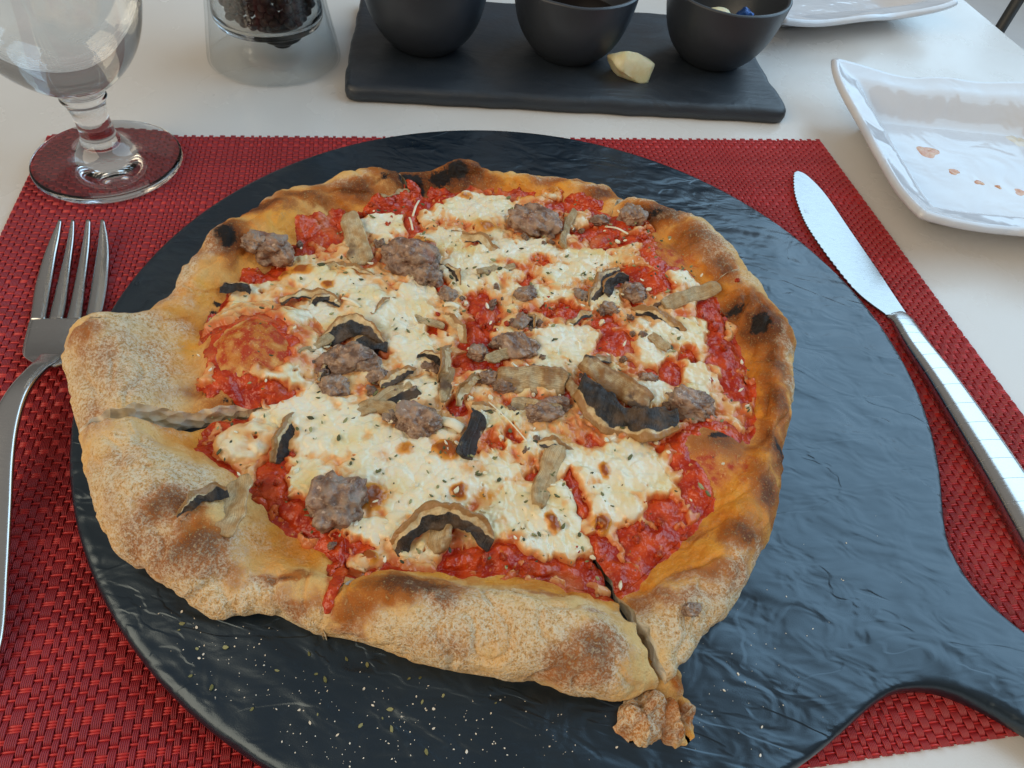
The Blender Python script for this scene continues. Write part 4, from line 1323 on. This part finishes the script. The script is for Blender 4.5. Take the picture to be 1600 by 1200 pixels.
# ------------------------------------------------------------------ fork
def ribbon(path, widths, thick, nv=7, crown=.0):
    """Metal bar along a path: flat width, thickness, slightly crowned top; path (n,3) cm."""
    P = np.asarray(path, float)
    T = np.gradient(P, axis=0)
    T /= np.linalg.norm(T, axis=1)[:, None]
    S = np.cross(T, [0, 0, 1.0])
    S /= np.linalg.norm(S, axis=1)[:, None]
    U = np.cross(S, T)
    w, th = np.broadcast_to(widths, len(P)), np.broadcast_to(thick, len(P))
    loop_ = []
    for t in np.linspace(0, 2 * math.pi, 4 * nv, endpoint=False):
        cx, cz = math.cos(t), math.sin(t)
        loop_.append((np.sign(cx) * abs(cx) ** .55, np.sign(cz) * abs(cz) ** .7))
    V = []
    for p, s, u, ww, tt in zip(P, S, U, w, th):
        for lx, lz_ in loop_:
            V.append(p + s * lx * ww / 2 + u * (lz_ * tt / 2 + crown * (1 - lx * lx) * (1 if lz_ > 0 else 0)))
    n, m = len(P), 4 * nv
    F = [(i * m + k, i * m + (k + 1) % m, (i + 1) * m + (k + 1) % m, (i + 1) * m + k) for i in range(n - 1) for k in range(m)]
    F += [tuple(range(m))[::-1], tuple((n - 1) * m + k for k in range(m))]
    return np.array(V), [f[::-1] for f in F]


MZ = MAT_TOP - .01
fk = empty('fork', (*(at(70, 540, 0)[:2]), MZ))
tag(fk, 'stainless steel dinner fork on the red placemat beside the board', 'fork')
fy = [344, 370, 395, 420, 445, 475, 499]                            # photo rows of the tine outlines
tine_l = [(91, 80, 70, 62, 55, 50, 47), (111, 106, 101, 95, 89, 82, 76), (134, 130, 126, 121, 116, 110, 104), (157, 154, 151, 147, 143, 138, 133)]
tine_r = [(96, 92, 87, 83, 79, 74, 70), (116, 115, 112, 109, 106, 102, 97), (141, 140, 138, 135, 132, 129, 126), (163, 168, 170, 169, 167, 162, 156)]


def fork_sheet(rows_l, rows_r, ys, zs, name, n=7):
    L = smooth_profile([at(x, y_, z_) for x, y_, z_ in zip(rows_l, ys, zs)], 6)
    Rr = smooth_profile([at(x, y_, z_) for x, y_, z_ in zip(rows_r, ys, zs)], 6)
    t = np.linspace(0, 1, n)
    G = L[:, None] * (1 - t)[None, :, None] + Rr[:, None] * t[None, :, None]
    G[..., 2] += .04 * (1 - (2 * t - 1) ** 2)[None, :]
    V = np.concatenate([G.reshape(-1, 3), (G - np.array([0, 0, .17])).reshape(-1, 3)])
    a_, b_ = G.shape[:2]
    m_ = a_ * b_
    Fa_ = grid_faces(a_, b_)
    idx_ = np.arange(m_).reshape(a_, b_)
    rg = np.concatenate([idx_[:, 0], idx_[-1, 1:], idx_[::-1, -1][1:], idx_[0, ::-1][1:-1]])
    Fb_ = np.stack([rg, np.roll(rg, -1), np.roll(rg, -1) + m_, rg + m_], -1)
    return build(name, V, np.concatenate([Fa_[:, ::-1], Fa_ + m_, Fb_]), MT['steel'], fk)


tz = [.95, .72, .56, .46, .42, .44, .50]
for i in range(4):
    fork_sheet(tine_l[i], tine_r[i], fy, tz, 'tine')
fork_sheet((47, 44, 41, 37, 35, 37, 48, 62), (156, 153, 149, 144, 138, 128, 108, 86), (498, 508, 520, 536, 548, 556, 564, 572), (.50, .53, .57, .66, .78, .9, 1.08, 1.2), 'head', 15)
axis_pts = [at(82, 555, .92), at(72, 566, 1.1), at(56, 580, 1.36), at(30, 612, 1.66), at(8, 660, 1.6), at(-8, 720, 1.35), at(-20, 800, 1.0), at(-34, 900, .75), at(-50, 1010, .6), at(-62, 1090, .5)]
pth = smooth_profile(axis_pts, 8)
wv = smooth_profile([(.9, 0), (.8, 0), (.68, 0), (.74, 0), (.95, 0), (1.2, 0), (1.45, 0), (1.7, 0), (1.85, 0), (1.2, 0)], 8)[:, 0]
tv_ = smooth_profile([(.16, 0), (.26, 0), (.34, 0), (.36, 0), (.34, 0), (.32, 0), (.3, 0), (.3, 0), (.28, 0), (.25, 0)], 8)[:, 0]
V, F = ribbon(pth, wv, tv_)
build('handle', V, F, MT['steel'], fk)

# ------------------------------------------------------------------ knife
kn = empty('table_knife', (*(at(1420, 520, 0)[:2]), MZ))
tag(kn, 'serrated stainless steel table knife on the red placemat beside the plate', 'knife')
k0, k1 = at(1245, 268, .5)[:2], at(1408, 492, .6)[:2]
ka = (k1 - k0) / np.linalg.norm(k1 - k0)
kl = np.linalg.norm(k1 - k0)
kn_ = np.array([ka[1], -ka[0]])                                    # towards photo left
kn_ = kn_ if kn_[0] < 0 else -kn_
lft, rgt = [], []
left_px = [(1240, 270), (1241, 300), (1252, 335), (1268, 365), (1300, 410), (1340, 458), (1384, 492)]
right_px = [(1246, 267), (1262, 275), (1290, 304), (1330, 362), (1370, 420), (1395, 458), (1418, 492)]
LP = smooth_profile([at(*p, .42)[:2] for p in left_px], 14)
RP = smooth_profile([at(*p, .42)[:2] for p in right_px], 14)
serr = LP.copy()
for i in range(2, int(len(LP) * .8)):
    serr[i] += kn_ * (.045 if i % 2 else -.02)
outl = np.concatenate([serr[::-1], RP])
if np.sum(outl[:, 0] * np.roll(outl[:, 1], -1) - np.roll(outl[:, 0], -1) * outl[:, 1]) < 0:
    outl = outl[::-1]
V, F = slab([lz(inset(outl, .05), .34), lz(outl, .40), lz(inset(outl, .012), .435), lz(inset(outl, .035), .445)])
build('blade', V, F, MT['blade'], kn, smooth=False)
hp = [at(1400, 488, .45), at(1412, 500, .50), at(1432, 535, .62), at(1470, 590, .68), at(1520, 668, .70), at(1568, 745, .72), at(1625, 840, .72), at(1675, 925, .70), at(1700, 970, .62), at(1707, 985, .5)]
pth = smooth_profile(hp, 8)
wv = smooth_profile([(1.1, 0), (1.15, 0), (1.25, 0), (1.4, 0), (1.6, 0), (1.75, 0), (1.9, 0), (1.9, 0), (1.5, 0), (.7, 0)], 8)[:, 0]
tv_ = smooth_profile([(.22, 0), (.36, 0), (.62, 0), (.78, 0), (.88, 0), (.95, 0), (.95, 0), (.9, 0), (.6, 0), (.3, 0)], 8)[:, 0]
pth[:, 2] = MZ + tv_ / 2 + .01
V, F = ribbon(pth, wv, tv_, 7, .04)
hd = build('handle', V, F, MT['steel'], kn)
# engraved rings on the handle
for q in range(8, len(pth) - 8, 3):
    c, t = pth[q], pth[q + 1] - pth[q - 1]
    t = t / np.linalg.norm(t)
    V, F = ribbon([c - t * .008, c, c + t * .008], wv[q] + .006, tv_[q] + .008, 7, .04)
    build('engraved_line', V, F, MT['engrave'], hd)

# ------------------------------------------------------------------ goblet with water
gc = at(172, 257, .2)
GC = (gc[0], gc[1], .0)
gob = empty('water_goblet', (gc[0], gc[1], .0))
tag(gob, 'clear stemmed glass goblet of water by the placemat corner', 'goblet')
outer = smooth_profile([(0, .06), (2.6, .10), (3.35, .14), (3.52, .24), (3.56, .36), (3.48, .50), (3.1, .58), (2.2, .74), (1.5, .98), (1.12, 1.3), (.86, 1.75), (.78, 2.4), (.80, 3.0), (.92, 3.5), (1.05, 3.75),
                        (1.0, 3.95), (1.15, 4.2), (1.9, 4.75), (2.75, 5.6), (3.4, 6.7), (3.85, 8.2), (4.05, 10), (4.0, 12), (3.75, 14), (3.65, 14.6), (3.58, 14.7), (3.5, 14.6), (3.58, 14), (3.8, 12), (3.84, 10), (3.63, 8.3), (3.15, 6.9), (2.45, 5.9), (1.5, 5.15), (.6, 4.85), (0, 4.8)], 5)
outer[:, 0] = np.maximum(outer[:, 0], 0)
V, F = lathe(outer, 72, (gc[0], gc[1], 0))
mz = MAT_TOP
V[:, 2] += mz - .06
build('glass', V, F, MT['glass'], gob)
wt = smooth_profile([(0, 4.78), (.6, 4.83), (1.52, 5.13), (2.47, 5.88), (3.17, 6.88), (3.65, 8.29), (3.86, 10), (3.86, 10.9), (3.7, 10.85), (2, 10.82), (0, 10.82)], 5)
wt[:, 0] = np.maximum(wt[:, 0], 0)
V, F = lathe(wt, 72, (gc[0], gc[1], mz - .06))
wo = build('water', V, F, MT['water'], None)
tag(wo, 'clear water inside the stemmed glass goblet', 'water')

# ------------------------------------------------------------------ pepper grinder
pc = at(430, 86, 0)
gr = empty('pepper_grinder', (pc[0], pc[1], 0))
tag(gr, 'clear acrylic pepper grinder half full of peppercorns', 'pepper grinder')
o_ = smooth_profile([(4.05, 0.0), (4.12, .12), (4.05, .6), (3.9, 1.5), (3.7, 2.6), (3.55, 3.6), (3.42, 5.0), (3.4, 6.5), (3.22, 6.5), (3.24, 5.0), (3.36, 3.6), (3.5, 2.6), (3.7, 1.5), (3.85, .6), (3.9, .05), (4.05, 0)], 4)
V, F = lathe(o_, 80, (pc[0], pc[1], 0))
build('base_ring', V, F, MT['thin'], gr)
j_ = smooth_profile([(0, 2.15), (1.3, 2.15), (2.9, 2.2), (3.2, 2.4), (3.3, 2.9), (3.2, 4.0), (3.18, 7), (3.18, 10), (3.0, 10), (3.0, 7), (3.0, 4.0), (3.05, 3.0), (2.9, 2.62), (2.6, 2.5), (1.3, 2.45), (0, 2.45)], 4)
j_[:, 0] = np.maximum(j_[:, 0], 0)
V, F = lathe(j_, 80, (pc[0], pc[1], 0))
build('jar', V, F, MT['acrylic'], gr)
V, F = lathe(smooth_profile([(0, 1.0), (.5, 1.0), (.62, 1.2), (1.2, 1.5), (1.3, 1.8), (1.3, 2.2), (0, 2.2)], 4), 40, (pc[0] + .8, pc[1] - .5, 0))
V[:, :2] = np.where(np.isfinite(V[:, :2]), V[:, :2], 0)
build('grinding_mechanism', V, F, MT['blackplastic'], gr)
V, F = tube([(pc[0], pc[1], 2.3), (pc[0], pc[1], 6), (pc[0], pc[1], 10)], .3, 12)
build('spindle', V, F, MT['steel'], gr)
V, F = lathe(smooth_profile([(0, 9.9), (3.3, 9.9), (3.4, 10.2), (3.3, 12), (2.4, 12.8), (0, 13)], 5), 60, (pc[0], pc[1], 0))
build('cap', V, F, MT['blackplastic'], gr)
PI_ = icosphere(3)
pmeshes = []
for s_ in range(5):
    v = PI_[0] * (1 + .10 * noise(PI_[0], 2.2, 80 + s_) + .07 * noise(PI_[0], 5, 90 + s_))[:, None] * .27
    pmeshes.append(make_mesh('peppercorn', v, PI_[1], MT['pepper']))
cnt = 0
for lay_, zc in enumerate(np.arange(2.75, 4.6, .40)):
    for gx in np.arange(-2.8, 2.9, .5):
        for gy in np.arange(-2.8, 2.9, .46):
            x = gx + (.25 if (lay_ + int(round(gy / .46))) % 2 else 0)
            rr_ = math.hypot(x, gy)
            if rr_ > 2.72 or rr_ < .5 or (rr_ < 2.15 and lay_ < 4) or (zc < 2.9 and rr_ > 2.45):
                continue
            if x < -1.0 and gy < -.2 and lay_ < 5 and rnd.random() < .55:      # hollow in the heap
                continue
            o = bpy.data.objects.new('peppercorn', pmeshes[rnd.randrange(5)])
            COL.objects.link(o)
            o.location = Vector((pc[0] + x + rnd.uniform(-.03, .03), pc[1] + gy + rnd.uniform(-.03, .03), zc + rnd.uniform(-.1, .12))) * CM
            o.rotation_euler = (rnd.uniform(0, 6), rnd.uniform(0, 6), rnd.uniform(0, 6))
            tag(o, 'dark wrinkled peppercorn in the heap inside the clear grinder', 'peppercorn', 'peppercorns in the grinder')
            cnt += 1
print('peppercorns', cnt)

# ------------------------------------------------------------------ slate tray, bowls, cheese
t0, t1 = at(535, 140, .8)[:2], at(1236, 178, .8)[:2]
tx = (t1 - t0) / np.linalg.norm(t1 - t0)
ty = np.array([-tx[1], tx[0]])
TL = np.linalg.norm(t1 - t0)
rear = float((at(990, 15, 1.0)[:2] - t0) @ ty)
cr = [t0, t1, t1 + ty * rear - tx * .3, t0 + ty * rear + tx * .2]
loop = []
for k in range(4):
    a, b, c = cr[k - 1], cr[k], cr[(k + 1) % 4]
    u, w = (a - b), (c - b)
    lu, lw = np.linalg.norm(u), np.linalg.norm(w)
    u, w = u / lu, w / lw
    for t in np.linspace(0, 1, 8):
        loop.append(b + u * .9 * (1 - t) ** 2 + w * .9 * t ** 2)
    for t in np.linspace(.9, lw - .9, 34)[1:-1]:
        loop.append(b + w * t)
loop = np.array(loop)
jit = np.array([noise(np.array([[p[0], p[1], 0]]), .55, 55)[0] * .22 + noise(np.array([[p[0], p[1], 0]]), 1.7, 56)[0] * .08 for p in loop])
loop = inset(loop, 0) + (inset(loop, 1) - loop) * jit[:, None]
V, F = slab([lz(inset(loop, .35), 0), lz(inset(loop, .06), .1), lz(loop, .4), lz(inset(loop, .05), .72), lz(inset(loop, .18), .9), lz(inset(loop, .36), .97), lz(inset(loop, .55), 1.0)])
tray = build('slate_tray', V, F, MT['slate'])
tag(tray, 'rectangular black slate tray carrying three small black bowls', 'tray')
TZ = .995


def bowl(px, py, label):
    p = at(px, py, 1.0)
    p = p + np.array([0, 1.95, 0])
    pr_ = smooth_profile([(0, .02), (1.6, .0), (1.95, .05), (2.35, .35), (2.95, 1.0), (3.45, 1.9), (3.78, 3.0), (3.99, 4.3), (3.99, 4.5), (3.87, 4.56), (3.73, 4.48), (3.66, 4.2), (3.45, 3.0), (3.1, 2.0), (2.5, 1.1), (1.8, .6), (0, .5)], 6)
    pr_[:, 0] = np.maximum(pr_[:, 0], 0)
    V, F = lathe(pr_, 90, (p[0], p[1], TZ), lambda v: np.stack([.05 * noise(v, .5, px), .05 * noise(v, .5, px + 3), .07 * noise(v * [1, 1, .2], .6, px + 5) * (v[:, 2] > 2)], -1))
    o = build('dip_bowl', V, F, MT['bowl'])
    tag(o, label, 'bowl', 'black bowls on the slate tray')
    return p


b1 = bowl(655, 90, 'small matte black bowl on the slate tray, at the end next to the pepper grinder')
b2 = bowl(882, 104, 'small matte black bowl in the middle of the three on the slate tray')
b3 = bowl(1110, 112, 'small matte black bowl holding cheese and blue foil, at the tray end')
for b, nm, lb in ((b1, 'dark_sauce', 'dark sauce in the bowl next to the pepper grinder'), (b2, 'dark_sauce', 'dark glossy sauce filling the middle bowl on the tray')):
    V, F = lathe([(0, 1.6 + .9), (3.2, 1.6 + .9), (3.42, 1.66 + .9), (3.4, 1.2 + .9), (2.3, .1 + .9), (0, -.2 + .9)], 60, (b[0], b[1], TZ))
    o = build(nm, V, F, MT['balsamic'])
    tag(o, lb, 'sauce')


def rock(name, c, dims, seed, mat, cuts=9, sub=4, rough=.06):
    """Broken lump: a ball sliced by random planes."""
    v, f = icosphere(sub)
    rs = np.random.RandomState(seed)
    for _ in range(cuts):
        n = rs.normal(size=3)
        n /= np.linalg.norm(n)
        d = rs.uniform(.42, .75)
        over = np.clip(v @ n - d, 0, None)
        v = v - over[:, None] * n * .97
    v = v * (1 + rough * noise(v, 3, seed) + rough * .6 * noise(v, 7, seed + 1))[:, None]
    v[:, 2] = np.maximum(v[:, 2], -.45)
    v = v * np.array(dims)
    v[:, 2] -= v[:, 2].min()
    return build(name, v + np.array(c), f, mat, smooth=False)


cc = at(990, 126, 1.0)
o = rock('cheese_chunk', (cc[0], cc[1] + .4, TZ), (2.2, 1.25, 1.35), 12, MT['parmesan'])
o.rotation_euler = (0, 0, .1)
tag(o, 'broken lump of pale hard cheese lying on the slate tray', 'cheese')
inner_z = TZ + .5
for dx, dy, dz, s, sd in ((-.9, -.5, 0, 1.9, 3), (.6, -1.2, .3, 1.5, 4), (1.0, .8, 0, 1.8, 5), (-.8, 1.2, .2, 1.7, 6), (-.35, -1.15, 1.75, 1.35, 7)):
    o = rock('cheese_piece', (b3[0] + dx, b3[1] + dy, inner_z + dz), (s, s * .8, s * .75), sd, MT['parmesan'])
    tag(o, 'topmost pale cheese piece in the bowl, right beside the blue foil' if sd == 7 else 'pale cheese piece low in the bowl, under the blue foil', 'cheese', 'cheese pieces in the bowl')
v, f = icosphere(4)
v = v * (1 + .5 * fbm(v, 1.6, 3, 99) + .25 * np.abs(noise(v, 4, 98)))[:, None] * np.array([1.0, .8, .75])
o = build('foil_wrapper', v + np.array([b3[0] + 1.25, b3[1] - 1.0, inner_z + 2.45]), f, MT['foil'], smooth=False)
tag(o, 'crumpled blue foil wrapper on top of the cheese in the bowl', 'wrapper')


# ------------------------------------------------------------------ white square plates
def plate(center, yaw, half, label, seed, rimh=2.3, group='white square plates'):
    n = 90
    g = np.linspace(-1, 1, n)
    U, W = np.meshgrid(g, g, indexing='ij')
    # square to rounded square
    X, Y = U * np.sqrt(1 - .20 * W ** 4), W * np.sqrt(1 - .20 * U ** 4)
    m = np.maximum(np.abs(U), np.abs(W))
    an = np.arctan2(W, U)
    rim = sstep(.60, .86, m)
    wave = np.sin(an * 8 + seed) * .5 + .5 * np.sin(an * 5 + seed * 2.1)
    out = 1 + rim * (.030 * wave) + .09 * (np.minimum(np.abs(U), np.abs(W)) ** 3) * m ** 4
    Z = .45 + rim * (rimh - .45) * .85 + rimh * .15 * m ** 8 + rim * .20 * wave * m ** 3 + .35 * (np.abs(U * W)) ** 4 * rim
    P = np.stack([X * out * half, Y * out * half, Z], -1)
    Bm = P.copy()
    Bm[..., :2] *= (1 + .012 * m)[..., None]
    Bm[..., 2] = np.maximum(P[..., 2] - .46 - .0 * m, .0)
    for t in range(3):                                            # soft lip
        pass
    V = np.concatenate([P.reshape(-1, 3), Bm.reshape(-1, 3)])
    k = n * n
    Fa = grid_faces(n, n)
    idx = np.arange(k).reshape(n, n)
    ring = np.concatenate([idx[:, 0], idx[-1, 1:], idx[::-1, -1][1:], idx[0, ::-1][1:-1]])
    # rounded lip: two extra loops pushed outwards
    mid = []
    for f_, pu in ((.25, .13), (.5, .17), (.75, .13)):
        q = V[ring] * (1 - f_) + V[ring + k] * f_
        nn = q[:, :2] / np.linalg.norm(q[:, :2], axis=1)[:, None]
        q[:, :2] += nn * pu
        mid.append(q)
    V = np.concatenate([V] + mid)
    L = len(ring)
    loops = [ring] + [2 * k + i * L + np.arange(L) for i in range(3)] + [ring + k]
    Fb = np.concatenate([np.stack([a, b, np.roll(b, -1), np.roll(a, -1)], -1) for a, b in zip(loops[:-1], loops[1:])])
    F = np.concatenate([Fa, Fa[:, ::-1] + k, Fb])
    ca, sa = math.cos(yaw), math.sin(yaw)
    V = np.stack([center[0] + V[:, 0] * ca - V[:, 1] * sa, center[1] + V[:, 0] * sa + V[:, 1] * ca, V[:, 2]], -1)
    o = build('square_plate', V, F, MT['plate'])
    tag(o, label, 'plate', group)
    return o


p1, p2 = at(1302, 100, 2.5)[:2], at(1436, 340, 2.4)[:2]
pv = (p2 - p1) / np.linalg.norm(p2 - p1)
half = np.linalg.norm(p2 - p1) / 2
pn = np.array([-pv[1], pv[0]])
pn = pn if pn[0] > 0 else -pn
PLC = (p1 + p2) / 2 + pn * half
plate(PLC, math.atan2(pn[1], pn[0]), half, 'white wavy rimmed square plate with sauce smears beside the knife', 1.0)
q1, q2 = at(1215, 38, 1.9)[:2], at(1496, 3, 2.2)[:2]
qv = (q2 - q1) / np.linalg.norm(q2 - q1)
qn = np.array([-qv[1], qv[0]])
plate((q1 + q2) / 2 + qn * 8.4 + qv * .0, math.atan2(qv[1], qv[0]), 8.6, 'clean white wavy rimmed square plate behind the slate tray end', 2.2, 1.9)
for i, (x, y, r_, mt) in enumerate(((1450, 237, 17, 'stain'), (1510, 190, 18, 'oil'), (1540, 195, 14, 'oil'), (1490, 268, 9, 'stain'), (1530, 285, 7, 'stain'), (1560, 292, 5, 'stain'), (1594, 300, 9, 'stain'), (1508, 188, 8, 'stain'), (1590, 220, 16, 'oil'))):
    c = at(x, y, .46)
    k_ = pxcm(c)
    ph = np.linspace(0, 2 * math.pi, 14, endpoint=False)
    poly = [c + np.array([math.cos(a), math.sin(a) * .9, 0]) * r_ * k_ * (1 + .16 * math.sin(a * 3 + i * 2.3) + .14 * math.sin(a * 2 + 2 * i) + rnd.uniform(-.15, .15)) for a in ph]
    o = star('food_smear', poly, .452, .07, MT[mt], None, 120 + i, 2, .03, None, 28, 6)
    tag(o, {0: 'largest reddish orange sauce smear on the white plate beside the knife', 7: 'small orange dot on a greasy spot of the white plate',
            6: 'broad orange streak ending the row of drips on the white plate', 3: 'thick orange drip next to the largest smear on the white plate'}.get(
        i, 'tiny orange sauce drip in the row on the white plate' if mt == 'stain' else 'greasy translucent residue spot on the white plate beside the knife'),
        'smear', 'food smears on the plate')
